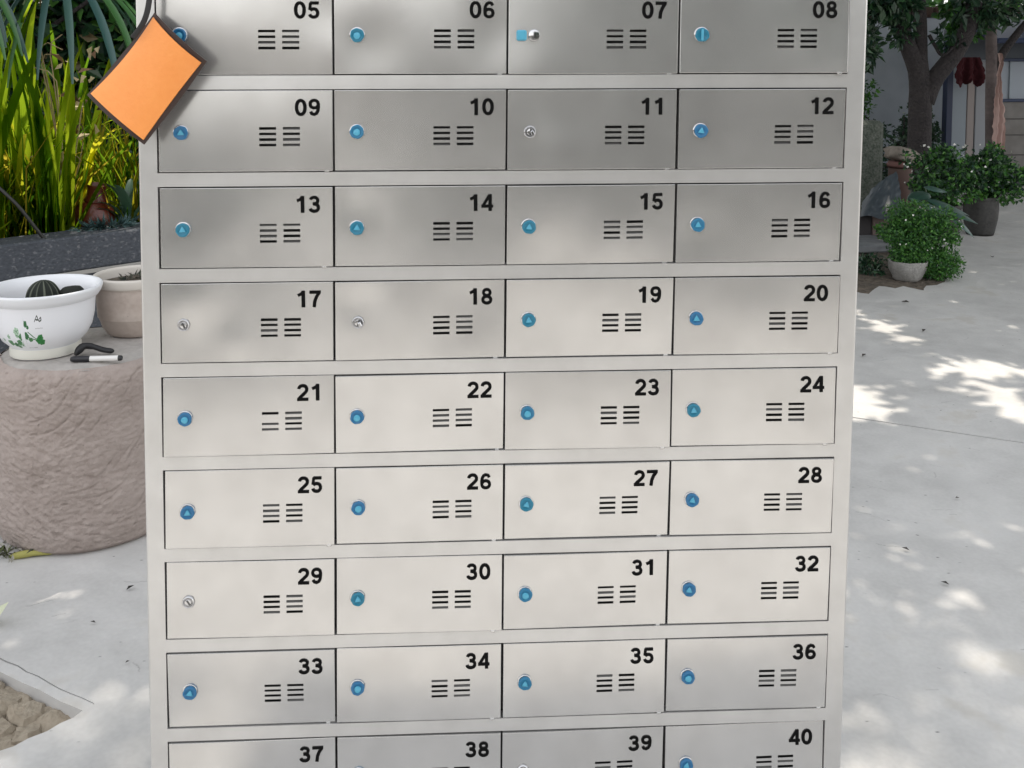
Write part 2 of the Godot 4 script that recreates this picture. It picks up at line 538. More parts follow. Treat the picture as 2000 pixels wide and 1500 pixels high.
# -------- shed, garden wall at the right
func shed_and_walls() -> void:
	# garden wall
	var t := thing("garden_wall", Vector3(3.6, 0, -9.5), "pale grey rendered garden wall behind the forked tree, dark tiles along its top", "wall")
	var mb := MB.new()
	mb.box(Vector3(0, 0.86, 0), Vector3(5.0, 1.72, 0.2), 0.01)
	put("wall_face", mb.mesh(), M.pale_wall, t)
	for i in 20:
		mb = MB.new()
		mb.box(Vector3(-2.375 + 0.25 * i, 1.785 + rng.randf_range(-0.006, 0.006), 0), Vector3(0.243, 0.11, 0.3), 0.02, Basis(Vector3.RIGHT, rng.randf_range(-0.06, 0.06)))
		put("coping_tile", mb.mesh(), mat(0.06 * rng.randf_range(0.7, 1.3), 0.045, 0.035, 0.9), t)
	# shed, turned to face the yard
	var s := thing("shed", Vector3(4.70, 0, -8.2), "grey-blue shed with a navy roof edge, pale window and dark blue corner post", "shed")
	mb = MB.new(); mb.box(Vector3(-0.015, 0.72, 0.03), Vector3(0.065, 1.44, 0.09), 0.006)
	put("corner_post", mb.mesh(), M.blue_paint, s)
	var boards := [[0.02, 0.165, Color(0.40, 0.46, 0.52)], [0.19, 0.075, Color(0.46, 0.40, 0.38)], [0.275, 0.165, Color(0.44, 0.46, 0.50)]]
	for q in boards:
		mb = MB.new(); mb.box(Vector3(q[0] + q[1] / 2, 0.63, 0.0), Vector3(q[1], 1.22, 0.04), 0.006)
		var k: Color = q[2]
		put("door_board", mb.mesh(), mat(k.r * 0.6, k.g * 0.6, k.b * 0.6, 0.6), s)
	mb = MB.new(); mb.box(Vector3(1.9, 0.42, -0.06), Vector3(2.9, 0.84, 0.12), 0.004)
	put("lower_wall", mb.mesh(), tri_mat(grain(81, 128, Color(0.16, 0.15, 0.14), Color(0.22, 0.21, 0.20), 0.05, 0.01), 1.0, 0.9), s)
	for yy in [0.3, 0.5, 0.66]:
		mb = MB.new(); mb.box(Vector3(1.9, yy, 0.002), Vector3(2.9, 0.012, 0.012), 0.002)
		put("wall_batten", mb.mesh(), mat(0.10, 0.095, 0.09, 0.9), s)
	mb = MB.new(); mb.box(Vector3(1.9, 0.08, 0.03), Vector3(2.9, 0.16, 0.08), 0.01)
	put("plinth", mb.mesh(), mat(0.05, 0.055, 0.06, 0.9), s)
	mb = MB.new(); mb.box(Vector3(1.9, 1.40, -0.06), Vector3(3.8, 0.30, 0.12), 0.004)
	put("upper_wall", mb.mesh(), M.slate, s)
	mb = MB.new(); mb.box(Vector3(2.12, 1.52, 0.30), Vector3(4.0, 0.05, 0.75), 0.01, Basis(Vector3.RIGHT, 0.28))
	put("roof", mb.mesh(), M.navy, s)
	mb = MB.new(); mb.box(Vector3(2.25, 1.78, 0.05), Vector3(3.0, 0.5, 0.1), 0.01)
	put("roof_fascia", mb.mesh(), M.navy, s)
	var w := put("window", window_frame(Vector3(0.48, 0.845, 0.0), 1.2, 0.40), M.navy, s)
	mb = MB.new(); mb.box(Vector3(1.08, 1.045, -0.02), Vector3(1.16, 0.37, 0.012), 0.0)
	put("blind", mb.mesh(), mat(0.36, 0.40, 0.45, 0.8), w)
	for k in 4:
		mb = MB.new(); mb.box(Vector3(0.63 + 0.27 * k, 1.045, -0.003), Vector3(0.016, 0.37, 0.02), 0.002)
		put("mullion", mb.mesh(), mat(0.33, 0.38, 0.42, 0.6), w)
	# hanging red cloth and poles in front of the door
	var c := thing("red_cloth", Vector3(4.735, 1.27, -7.85), "dark red cloth hung in folds beside the thin forked tree", "cloth")
	put("cloth", drape(0.26, 0.25, 0.028, 5.0, 3), mat(0.05, 0.005, 0.009, 0.95), c)
	var pole := thing("wooden_pole", Vector3(4.90, 0, -7.78), "reddish brown thin pole standing upright in front of the shed door", "pole")
	mb = MB.new(); mb.tube([Vector3(0, 0, 0), Vector3(0.004, 0.7, 0), Vector3(-0.004, 1.32, 0)], [0.011, 0.010, 0.009], 8)
	put("shaft", mb.mesh(), mat(0.15, 0.05, 0.045, 0.7), pole)

func window_frame(at: Vector3, w: float, h: float) -> ArrayMesh:
	var mb := MB.new()
	mb.box(at + Vector3(w / 2, h + 0.0, 0), Vector3(w + 0.06, 0.03, 0.06), 0.004)
	mb.box(at + Vector3(w / 2, 0.0, 0), Vector3(w + 0.06, 0.03, 0.06), 0.004)
	mb.box(at + Vector3(0.0, h / 2, 0), Vector3(0.03, h - 0.031, 0.055), 0.004)
	mb.box(at + Vector3(w, h / 2, 0), Vector3(0.03, h - 0.031, 0.055), 0.004)
	return mb.mesh()

# cloth hanging from its top edge, with folds
func drape(w: float, h: float, deep: float, folds: float, sd: int) -> ArrayMesh:
	var mb := MB.new()
	var f := noise(sd, 2.0, 2)
	var rows := []
	for j in 25:
		var row := PackedVector3Array()
		var t := j / 24.0
		for i in 49:
			var s := i / 48.0
			var wd := w * (0.72 + 0.4 * sin(t * 2.2))
			var y := -h * t * (1.0 + 0.18 * f.get_noise_1d(s * 3.0) + 0.10 * sin(s * 9.0))
			row.append(Vector3((s - 0.5) * wd, y, deep * (0.4 + t) * sin(s * TAU * folds / 2.0 + 1.2 * f.get_noise_2d(s * 2.0, t * 2.0))))
		rows.append(row)
	mb.sheet(rows)
	return mb.mesh()

# -------- the locker cabinet
const PX := 0.222
const PY := 0.12391
const DW := 0.2191
const DH := 0.1032
const Y0 := 1.2939
const SKEW := 0.01123
const HALF := 0.4655
const DEEP_Z := 0.30

func sk(p: Vector3) -> Vector3: return Vector3(p.x + SKEW * (p.y - Y0), p.y, p.z)

func locker_cabinet() -> void:
	var t := thing("locker_cabinet", Vector3.ZERO, "tall grey steel locker cabinet with forty numbered doors standing in the yard", "locker cabinet")
	var top := Y0 + PY + 0.03
	var bot := 0.10
	# face frame: one folded sheet with a slot for every row of doors
	var xs := [-HALF, -2 * PX - 0.0010, -1.5 * PX, -PX, -0.5 * PX, 0.0, 0.5 * PX, PX, 1.5 * PX, 2 * PX + 0.0002, HALF]
	var ys := [top]
	for r in range(-1, 9):
		ys.append(Y0 - r * PY + 0.0006); ys.append(Y0 - r * PY - 0.1056)
	ys.append(bot)
	var mb := MB.new()
	var f := noise(201, 3.0, 2)
	for j in ys.size() - 1:
		for i in xs.size() - 1:
			if j % 2 == 1 and j < ys.size() - 2 and i > 0 and i < xs.size() - 2: continue
			var st := mb.v.size()
			for q in [[i, j + 1], [i + 1, j + 1], [i + 1, j], [i, j]]:
				var x: float = xs[q[0]]; var y: float = ys[q[1]]
				var nn := Vector3(0.02 * f.get_noise_2d(x, y * 2.0), 0.035 * f.get_noise_2d(x + 9.0, y * 2.0), 1).normalized()
				mb.vert(sk(Vector3(x, y, 0)), nn)
			mb.ix.append_array([st, st + 2, st + 1, st, st + 3, st + 2])
	for j in range(1, ys.size() - 2, 2):                      # folded lips inside each slot
		var x0: float = xs[1]; var x1: float = xs[-2]; var ya: float = ys[j]; var yb: float = ys[j + 1]
		var z := Vector3(0, 0, -0.02)
		var p := [sk(Vector3(x0, yb, 0)), sk(Vector3(x1, yb, 0)), sk(Vector3(x1, ya, 0)), sk(Vector3(x0, ya, 0))]
		var inn := [Vector3(0, 1, 0), Vector3(-1, 0, 0), Vector3(0, -1, 0), Vector3(1, 0, 0)]
		for e in 4: mb.face(p[e], p[(e + 1) % 4], p[(e + 1) % 4] + z, p[e] + z, inn[e])
	put("frame", mb.mesh(), M.frame_steel, t)
	# sides with a rounded front edge, top, back, foot
	for s in [-1.0, 1.0]:
		mb = MB.new()
		var prof := []
		for k in 5:
			var a := PI / 2 * k / 4.0
			prof.append(Vector2(HALF + 0.003 * sin(a), -0.003 + 0.003 * cos(a)))
		prof.append(Vector2(HALF + 0.003, -DEEP_Z))
		var rows := []
		for y in [bot, top]:
			var row := PackedVector3Array()
			for q in prof: row.append(sk(Vector3(q.x * s, y, q.y)))
			rows.append(row)
		mb.sheet(rows, false, s > 0.0)
		put("side_panel", mb.mesh(), M.frame_steel, t)
	mb = MB.new()
	mb.quad(sk(Vector3(-HALF, top, 0)), sk(Vector3(HALF, top, 0)), sk(Vector3(HALF, top, -DEEP_Z)), sk(Vector3(-HALF, top, -DEEP_Z)))
	put("top_panel", mb.mesh(), M.steel, t)
	mb = MB.new()
	mb.quad(sk(Vector3(HALF, bot, -DEEP_Z)), sk(Vector3(-HALF, bot, -DEEP_Z)), sk(Vector3(-HALF, top, -DEEP_Z)), sk(Vector3(HALF, top, -DEEP_Z)))
	put("back_panel", mb.mesh(), M.steel, t)
	mb = MB.new()
	mb.quad(sk(Vector3(-HALF, bot, -DEEP_Z)), sk(Vector3(HALF, bot, -DEEP_Z)), sk(Vector3(HALF, bot, 0)), sk(Vector3(-HALF, bot, 0)))
	put("bottom_panel", mb.mesh(), M.steel, t)
	for x in [-0.4, 0.4]:
		for z in [-0.05, -0.25]:
			mb = MB.new(); mb.box(Vector3(x - 0.0135, 0.05, z), Vector3(0.04, 0.1, 0.04), 0.002)
			put("leg", mb.mesh(), M.dark_steel, t)
	# inner shelves and dividers
	for r in range(-1, 10):
		mb = MB.new(); mb.box(sk(Vector3(0, Y0 - r * PY + 0.009, -0.155)), Vector3(2 * HALF - 0.01, 0.012, 0.27), 0.0)
		put("shelf", mb.mesh(), M.dark_steel, t)
	for i in [1, 2, 3]:
		mb = MB.new()
		var h := (top - bot) / 2 - 0.01
		for q in [[-0.002, 1.0], [0.002, -1.0]]:
			var x: float = (i - 2) * PX + q[0]
			mb.face(sk(Vector3(x, bot, -0.016)), sk(Vector3(x, bot, -0.29)), sk(Vector3(x, top, -0.29)), sk(Vector3(x, top, -0.016)), Vector3(-q[1], 0, 0))
		var xm: float = (i - 2) * PX
		mb.quad(sk(Vector3(xm - 0.002, bot, -0.016)), sk(Vector3(xm + 0.002, bot, -0.016)), sk(Vector3(xm + 0.002, top, -0.016)), sk(Vector3(xm - 0.002, top, -0.016)))
		put("divider", mb.mesh(), M.dark_steel, t)
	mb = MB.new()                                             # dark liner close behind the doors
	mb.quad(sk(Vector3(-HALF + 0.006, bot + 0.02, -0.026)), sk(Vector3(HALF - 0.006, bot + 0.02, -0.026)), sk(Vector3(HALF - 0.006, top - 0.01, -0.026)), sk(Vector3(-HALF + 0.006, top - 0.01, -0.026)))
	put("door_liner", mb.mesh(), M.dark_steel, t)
	# doors
	M.slot = louvre_mesh(-0.0026, -0.0040)
	M.slot_shut = louvre_mesh(0.0026, -0.0022)
	M.pin = pin_mesh()
	for r in range(-1, 9):
		for cidx in 4:
			door(t, r, cidx)

func louvre_mesh(dy: float, dz: float) -> ArrayMesh:
	var mb := MB.new()
	mb.quad(Vector3(-0.0107, 0, 0), Vector3(0.0107, 0, 0), Vector3(0.0107, dy, dz), Vector3(-0.0107, dy, dz))
	return mb.mesh()

func pin_mesh() -> ArrayMesh:
	var mb := MB.new()
	mb.box(Vector3.ZERO, Vector3(0.006, 0.0034, 0.003), 0.0008)
	return mb.mesh()

func door(cab: Node3D, r: int, ci: int) -> void:
	var num := r * 4 + ci + 5
	var g := RandomNumberGenerator.new(); g.seed = 900 + num
	# how this sheet is warped: a slight tilt and a few shallow dents
	var rough := 1.0
	if r <= 2: rough = 1.7
	if num in [10, 11, 13, 14, 15, 17, 18]: rough = 2.4
	var tx := g.randfn(0, 0.012); var ty := g.randfn(0, 0.022)
	var dents := []
	for k in 3:
		dents.append([g.randf_range(0, DW), g.randf_range(-DH, 0), g.randf_range(0.02, 0.055), g.randfn(0, 0.00036) * rough])
	dents.append([DW * 0.5, -DH * 0.5, 0.07, g.randf_range(0.0002, 0.0007)])
	if num == 18 or num == 14: dents.append([0.03, -0.03, 0.020, -0.0013])
	if num == 24: dents.append([0.19, -0.095, 0.03, 0.0014])
	if num == 17: dents.append([0.04, -0.01, 0.03, 0.0016])
	if num == 15: dents.append([0.06, -0.012, 0.035, 0.0017])
	if num == 13: dents.append([0.03, -0.02, 0.03, -0.0014])
	if num == 11: dents.append([0.10, -0.09, 0.04, 0.0013])
	if num == 5: dents.append([0.06, -0.05, 0.05, 0.0012])
	var hgt := func(x: float, y: float) -> Vector3:           # height and its two slopes
		var z := tx * (x - DW / 2) + ty * (y + DH / 2)
		var sx := tx; var sy := ty
		for d in dents:
			var e: float = d[3] * exp(-((x - d[0]) ** 2 + (y - d[1]) ** 2) / (2 * d[2] * d[2]))
			z += e
			sx -= e * (x - d[0]) / (d[2] * d[2]); sy -= e * (y - d[1]) / (d[2] * d[2])
		return Vector3(z, sx, sy)
	var xs := [0.0, 0.0006, 0.012, 0.03, 0.048, 0.066, 0.084, 0.1, 0.114, 0.1263, 0.1477, 0.1563, 0.1777, 0.19, 0.204, DW - 0.0006, DW]
	var ys := [0.0, 0.0006, 0.012, 0.024, 0.036]
	var slots := []
	for k in 4:
		var y := 0.0466 + 0.0071 * k
		slots.append(ys.size())
		var th := 0.0029 + 0.0007 * g.randf()
		ys.append(y); ys.append(y + th)
	ys.append_array([0.08, 0.092, DH - 0.0006, DH])
	var mb := MB.new()
	for j in ys.size() - 1:
		for i in xs.size() - 1:
			if j in slots and (i == 9 or i == 11) and not (num == 21 and j == slots[1] and i == 9): continue
			var st := mb.v.size()
			for q in [[i, j + 1], [i + 1, j + 1], [i + 1, j], [i, j]]:
				var x: float = xs[q[0]]; var y: float = -ys[q[1]]
				var h: Vector3 = hgt.call(x, y)
				var nx := -h.y; var ny := -h.z; var zz := h.x
				if q[0] == 0: nx -= 0.8; zz -= 0.0005
				if q[0] == xs.size() - 1: nx += 0.8; zz -= 0.0005
				if q[1] == 0: ny += 0.8; zz -= 0.0005
				if q[1] == ys.size() - 1: ny -= 0.8; zz -= 0.0005
				mb.vert(Vector3(x + SKEW * y, y, zz), Vector3(nx, ny, 1).normalized())
			mb.ix.append_array([st, st + 2, st + 1, st, st + 3, st + 2])
	# folded rim
	var c := [Vector3(0, 0, 0), Vector3(DW, 0, 0), Vector3(DW, -DH, 0), Vector3(0, -DH, 0)]
	var out := [Vector3(0, 1, 0), Vector3(1, 0, 0), Vector3(0, -1, 0), Vector3(-1, 0, 0)]
	for e in 4:
		var p: Vector3 = c[e]; var q: Vector3 = c[(e + 1) % 4]
		p.z = hgt.call(p.x, p.y).x - 0.0005; q.z = hgt.call(q.x, q.y).x - 0.0005
		p.x += SKEW * p.y; q.x += SKEW * q.y
		mb.face(p, q, q + Vector3(0, 0, -0.013), p + Vector3(0, 0, -0.013), out[e])
	var at := sk(Vector3((ci - 2) * PX + 0.0014 + g.randf_range(-0.0004, 0.0004), Y0 - r * PY - 0.0010 + g.randf_range(-0.0004, 0.0003), 0.0004))
	var d := put("door", mb.mesh(), M.steel, cab, at)
	# vents
	for k in 4:
		var y: float = -ys[slots[k] + 1]
		for x in [0.137, 0.167]:
			if num == 21 and k == 1 and x < 0.15: continue
			put("vent_louvre", M.slot_shut if g.randf() < 0.34 else M.slot, M.louvre, d, Vector3(x + SKEW * y, y, hgt.call(x, y).x - 0.0004))
	# number
	var hz: Vector3 = hgt.call(DW - 0.035, -0.022)
	var nx := DW - 0.0148; var ny := -0.0326
	var hp: float = hz.x + hz.y * (nx - DW + 0.035) + hz.z * (ny + 0.022)
	var nb := put("number", number_mesh("%02d" % num, 0.0217, g), M.ink, d, Vector3(nx + SKEW * ny, ny, hp + 0.0008))
	nb.rotation = Vector3(hz.z, -hz.y, 0)
	# hinge pin in the corner, peeping out of the gap
	if g.randf() < 0.75:
		put("hinge_pin", M.pin, M.steel, d, Vector3(DW - 0.0075 - 0.006 * g.randf(), -DH - 0.001, hgt.call(DW, -DH).x - 0.0013))
	# lock
	var lx := 0.0285 + g.randf_range(-0.0008, 0.0008); var ly := -0.0535 + g.randf_range(-0.0006, 0.0006)
	var lz: float = hgt.call(lx, ly).x
	lx += SKEW * ly
	lock(d, num, Vector3(lx, ly, lz), g)

func arc(cx: float, cy: float, rx: float, ry: float, a0: float, a1: float) -> Array:
	var out := []
	for k in 19:
		var a := deg_to_rad(lerpf(a0, a1, k / 18.0))
		out.append(Vector2(cx + rx * signf(cos(a)) * pow(absf(cos(a)), 0.92), cy + ry * signf(sin(a)) * pow(absf(sin(a)), 0.92)))
	return out

# strokes of a bold grotesque figure: [points, width]; a figure is 1 high and about 0.74 wide
func strokes(ch: String) -> Array:
	match ch:
		"0": return [[arc(0.37, 0.5, 0.245, 0.412, 90, 450), 0.185]]
		"1": return [[[Vector2(0.46, 0), Vector2(0.46, 1)], 0.20], [[Vector2(0.47, 0.93), Vector2(0.33, 0.80), Vector2(0.14, 0.715)], 0.165]]
		"2": return [[arc(0.37, 0.685, 0.235, 0.228, 172, -25) + [Vector2(0.52, 0.50), Vector2(0.36, 0.345), Vector2(0.20, 0.20), Vector2(0.14, 0.10)], 0.18], [[Vector2(0.03, 0.085), Vector2(0.70, 0.085)], 0.17]]
		"3": return [[arc(0.355, 0.725, 0.215, 0.19, 165, -90) + [Vector2(0.27, 0.535)], 0.172], [[Vector2(0.30, 0.535)] + arc(0.355, 0.30, 0.245, 0.215, 90, -168), 0.178]]
		"4": return [[[Vector2(0.535, 0), Vector2(0.535, 1)], 0.19], [[Vector2(0.50, 0.95), Vector2(0.11, 0.31)], 0.16], [[Vector2(0.01, 0.285), Vector2(0.72, 0.285)], 0.165]]
		"5": return [[[Vector2(0.17, 0.905), Vector2(0.67, 0.905)], 0.17], [[Vector2(0.20, 0.93), Vector2(0.145, 0.50)], 0.16], [arc(0.365, 0.325, 0.235, 0.238, 145, -165), 0.178]]
		"6": return [[arc(0.375, 0.305, 0.235, 0.222, 90, 450), 0.172], [[Vector2(0.135, 0.30), Vector2(0.135, 0.50), Vector2(0.165, 0.70), Vector2(0.25, 0.85), Vector2(0.38, 0.912), Vector2(0.52, 0.87), Vector2(0.595, 0.745)], 0.175]]
		"7": return [[[Vector2(0.04, 0.905), Vector2(0.71, 0.905)], 0.175], [[Vector2(0.62, 0.88), Vector2(0.46, 0.64), Vector2(0.35, 0.36), Vector2(0.305, 0)], 0.185]]
		"8": return [[arc(0.37, 0.735, 0.20, 0.182, 90, 450), 0.165], [arc(0.37, 0.29, 0.24, 0.207, 90, 450), 0.175]]
	var out := []                                             # a nine is a six turned over
	for q in strokes("6"):
		var pts := []
		for v in q[0]: pts.append(Vector2(0.74 - v.x, 1.0 - v.y))
		out.append([pts, q[1]])
	return out

# two figures, right-aligned at x = 0, standing on y = 0
func number_mesh(text: String, h: float, g: RandomNumberGenerator) -> ArrayMesh:
	var mb := MB.new()
	var layer := 0
	for k in text.length():
		var x0 := (k - 2) * 0.79 + 0.05
		for q in strokes(text[k]):
			var p: Array = q[0]
			var m := p.size()
			var closed: bool = p[0].distance_to(p[m - 1]) < 0.001 and m > 10
			var L := []; var R := []
			for i in m:
				var a: Vector2 = p[(i - 1 + m - 1) % (m - 1)] if closed else p[maxi(i - 1, 0)]
				var b: Vector2 = p[(i + 1) % (m - 1)] if closed else p[mini(i + 1, m - 1)]
				var s: Vector2 = (b - a).orthogonal().normalized() * q[1] * 0.545 * (1.0 + g.randf_range(-0.025, 0.025))
				if closed and i == m - 1: L.append(L[0]); R.append(R[0]); continue
				L.append(p[i] + s); R.append(p[i] - s)
			var z := 0.00003 * layer
			layer += 1
			var v := func(t: Vector2) -> Vector3: return Vector3((x0 + t.x) * h, t.y * h, z)
			for i in m - 1: mb.face(v.call(L[i]), v.call(L[i + 1]), v.call(R[i + 1]), v.call(R[i]), Vector3(0, 0, 1))
	return mb.mesh()

func lock(d: Node3D, num: int, at: Vector3, g: RandomNumberGenerator) -> void:
	var b := Basis(Vector3(1, 0, 0), PI / 2)                   # lathe axis along +z
	var mb := MB.new()
	if num in [11, 17, 18, 29, 39, 37]:                        # bare chrome cylinder, cap missing
		mb.lathe([Vector2(0.0082, 0), Vector2(0.0082, 0.0014), Vector2(0.0074, 0.0030), Vector2(0.0064, 0.0034), Vector2(0.0060, 0.0008), Vector2(0.0046, 0.0008), Vector2(0.0044, 0.0030), Vector2(0.0036, 0.0036), Vector2(0.0, 0.0036)], 24, at, b * Basis(Vector3(0, 1, 0), 0.4), 0.02)
		put("lock", mb.mesh(), M.chrome, d).set_meta("label", "bare chrome lock without a cap")
		mb = MB.new()
		mb.box(at + Vector3(0.0008, 0, 0.0034), Vector3(0.0024, 0.0080, 0.0012), 0.0002, Basis(Vector3(0, 0, 1), g.randf_range(-0.6, 0.6)))
		put("keyhole", mb.mesh(), M.chrome_dark, d)
		if num == 18 or num == 11:
			mb = MB.new()
			mb.box(at + Vector3(0.003, -0.001, 0.006), Vector3(0.0045, 0.0065, 0.007), 0.001, Basis(Vector3(0, 0, 1), 0.4))
			put("lock_stub", mb.mesh(), M.chrome, d)
		return
	if num == 7:                                               # square blue cap beside its chrome cylinder
		mb.box(at + Vector3(-0.0115, 0, 0.0045), Vector3(0.013, 0.0135, 0.006), 0.0018)
		put("lock_cap", mb.mesh(), M.blue_light, d).set_meta("label", "square light blue lock cap hanging beside its chrome cylinder")
		mb = MB.new()
		mb.lathe([Vector2(0.0078, 0), Vector2(0.0078, 0.004), Vector2(0.0068, 0.0055), Vector2(0.0, 0.0056)], 24, at + Vector3(0.0045, 0, 0), b)
		put("lock", mb.mesh(), M.chrome, d)
		mb = MB.new(); mb.box(at + Vector3(0.0045, 0, 0.0058), Vector3(0.0016, 0.008, 0.0008), 0.0002)
		put("keyhole", mb.mesh(), M.chrome_dark, d)
		return
	var a := g.randf_range(-0.5, 0.5)
	var bb := b * Basis(Vector3(0, 1, 0), g.randf() * TAU)
	var th := g.randf() * TAU
	var tilt := Basis(Vector3(0, 0, 1), th) * Basis(Vector3(1, 0, 0), g.randf_range(0.0, 0.13)) * Basis(Vector3(0, 0, 1), -th)
	# blue cap: a thick knob with a dished face
	mb.lathe([Vector2(0.0098, -0.0006), Vector2(0.0098, 0.0006), Vector2(0.0090, 0.0011), Vector2(0.0080, 0.0011)], 28, at + Vector3(-0.0006, 0.0006, 0), b)
	put("lock_collar", mb.mesh(), M.chrome, d)
	mb = MB.new()
	mb.lathe([Vector2(0.0080, -0.0005), Vector2(0.0088, 0.0012), Vector2(0.0091, 0.0030), Vector2(0.0088, 0.0046), Vector2(0.0079, 0.0054), Vector2(0.0064, 0.0052), Vector2(0.0056, 0.0042), Vector2(0.0, 0.0038)], 28, at, tilt * bb, 0.024)
	put("lock_cap", mb.mesh(), M.blue[g.randi() % 3], d)
	# raised grip in the dish
	mb = MB.new()
	if num == 8:
		mb.box(at + tilt * Vector3(0, 0, 0.0052), Vector3(0.0032, 0.015, 0.004), 0.0008, tilt)
	elif g.randf() < 0.55:
		mb.lathe([Vector2(0.0054, 0.0036), Vector2(0.0051, 0.0052), Vector2(0.0034, 0.0062), Vector2(0.0, 0.0064)], 3, at, tilt * b * Basis(Vector3(0, 1, 0), PI + a * 0.5))
	else:
		mb.lathe([Vector2(0.0045, 0.0036), Vector2(0.0046, 0.0050), Vector2(0.0036, 0.0060), Vector2(0.0, 0.0062)], 16, at + Vector3(0, -0.0008, 0), tilt * bb, 0.03)
	put("lock_grip", mb.mesh(), M.blue_light, d)

# -------- orange card hung on a black strap
func card() -> void:
	var pt := [Vector3(-0.439, 1.2605, 0.034), Vector3(-0.5155, 1.167, 0.040), Vector3(-0.4495, 1.1105, 0.044), Vector3(-0.3795, 1.2045, 0.036)]
	var t := thing("orange_tag", Vector3.ZERO, "orange leather tag with dark edge hanging by a strap at the cabinet's corner", "tag")
	put("front_panel", card_sheet(pt, 0.0, 0.0), tri_mat(grain(91, 128, Color(0.80, 0.275, 0.06), Color(0.84, 0.31, 0.075), 0.1, 0.02), 8.0, 0.5, bumps(92, 256, 0.12, 3.0), 0.25), t)
	put("backing", card_sheet(pt, 0.0062, -0.0040), mat(0.035, 0.018, 0.014, 0.6), t)
	var mb := MB.new()
	var path := spline([Vector3(-0.442, 1.458, -0.02), Vector3(-0.4425, 1.458, 0.006), Vector3(-0.4425, 1.40, 0.012), Vector3(-0.4425, 1.33, 0.02), Vector3(-0.4415, 1.285, 0.03), Vector3(-0.4475, 1.256, 0.034), Vector3(-0.462, 1.235, 0.034)], 40)
	var rows := []
	for k in [-1.0, -0.7, 0.7, 1.0]:
		var row := PackedVector3Array()
		for j in path.size():
			var tn: Vector3 = (path[mini(j + 1, 40)] - path[maxi(j - 1, 0)]).normalized()
			var sd := tn.cross(Vector3(0.25, 0, 1)).normalized()
			row.append(path[j] + sd * 0.0034 * k + Vector3(0, 0, 0.001 if absf(k) < 0.9 else -0.001))
		rows.append(row)
	mb.sheet(rows)
	put("strap", mb.mesh(), mat(0.012, 0.011, 0.011, 0.6), t)

func card_sheet(p: Array, grow: float, back: float) -> ArrayMesh:
	var mb := MB.new()
	var ctr: Vector3 = (p[0] + p[1] + p[2] + p[3]) / 4.0
	var thick := 0.0028
	var front := []; var rear := []
	for j in 21:
		var a := PackedVector3Array(); var b := PackedVector3Array()
		for i in 21:
			var u := i / 20.0; var w := j / 20.0
			var q: Vector3 = p[0].lerp(p[3], u).lerp(p[1].lerp(p[2], u), w)
			var e := (u - 0.5) * 2.0; var g := (w - 0.5) * 2.0
			# long edges drawn in a little, the sheet bellied
			var pinch := 1.0 - 0.055 * (1.0 - g * g) * absf(e) - 0.02 * (1.0 - e * e) * absf(g)
			q = ctr + (q - ctr) * pinch
			q += (q - ctr).normalized() * grow * (1.0 if maxf(absf(e), absf(g)) > 0.9 else 0.0)
			q.z += 0.006 * g * g - 0.010 * e * e + 0.004 * e + back
			a.append(q); b.append(q - Vector3(0, 0, thick))
		front.append(a); rear.append(b)
	mb.sheet(front, false, true); mb.sheet(rear, false, false)
	for s in [0, 20]:
		var r1 := [front[s], rear[s]]
		mb.sheet(r1, false, s == 20)
		var c1 := PackedVector3Array(); var c2 := PackedVector3Array()
		for j in 21: c1.append(front[j][s]); c2.append(rear[j][s])
		mb.sheet([c1, c2], false, s == 0)
	return mb.mesh()

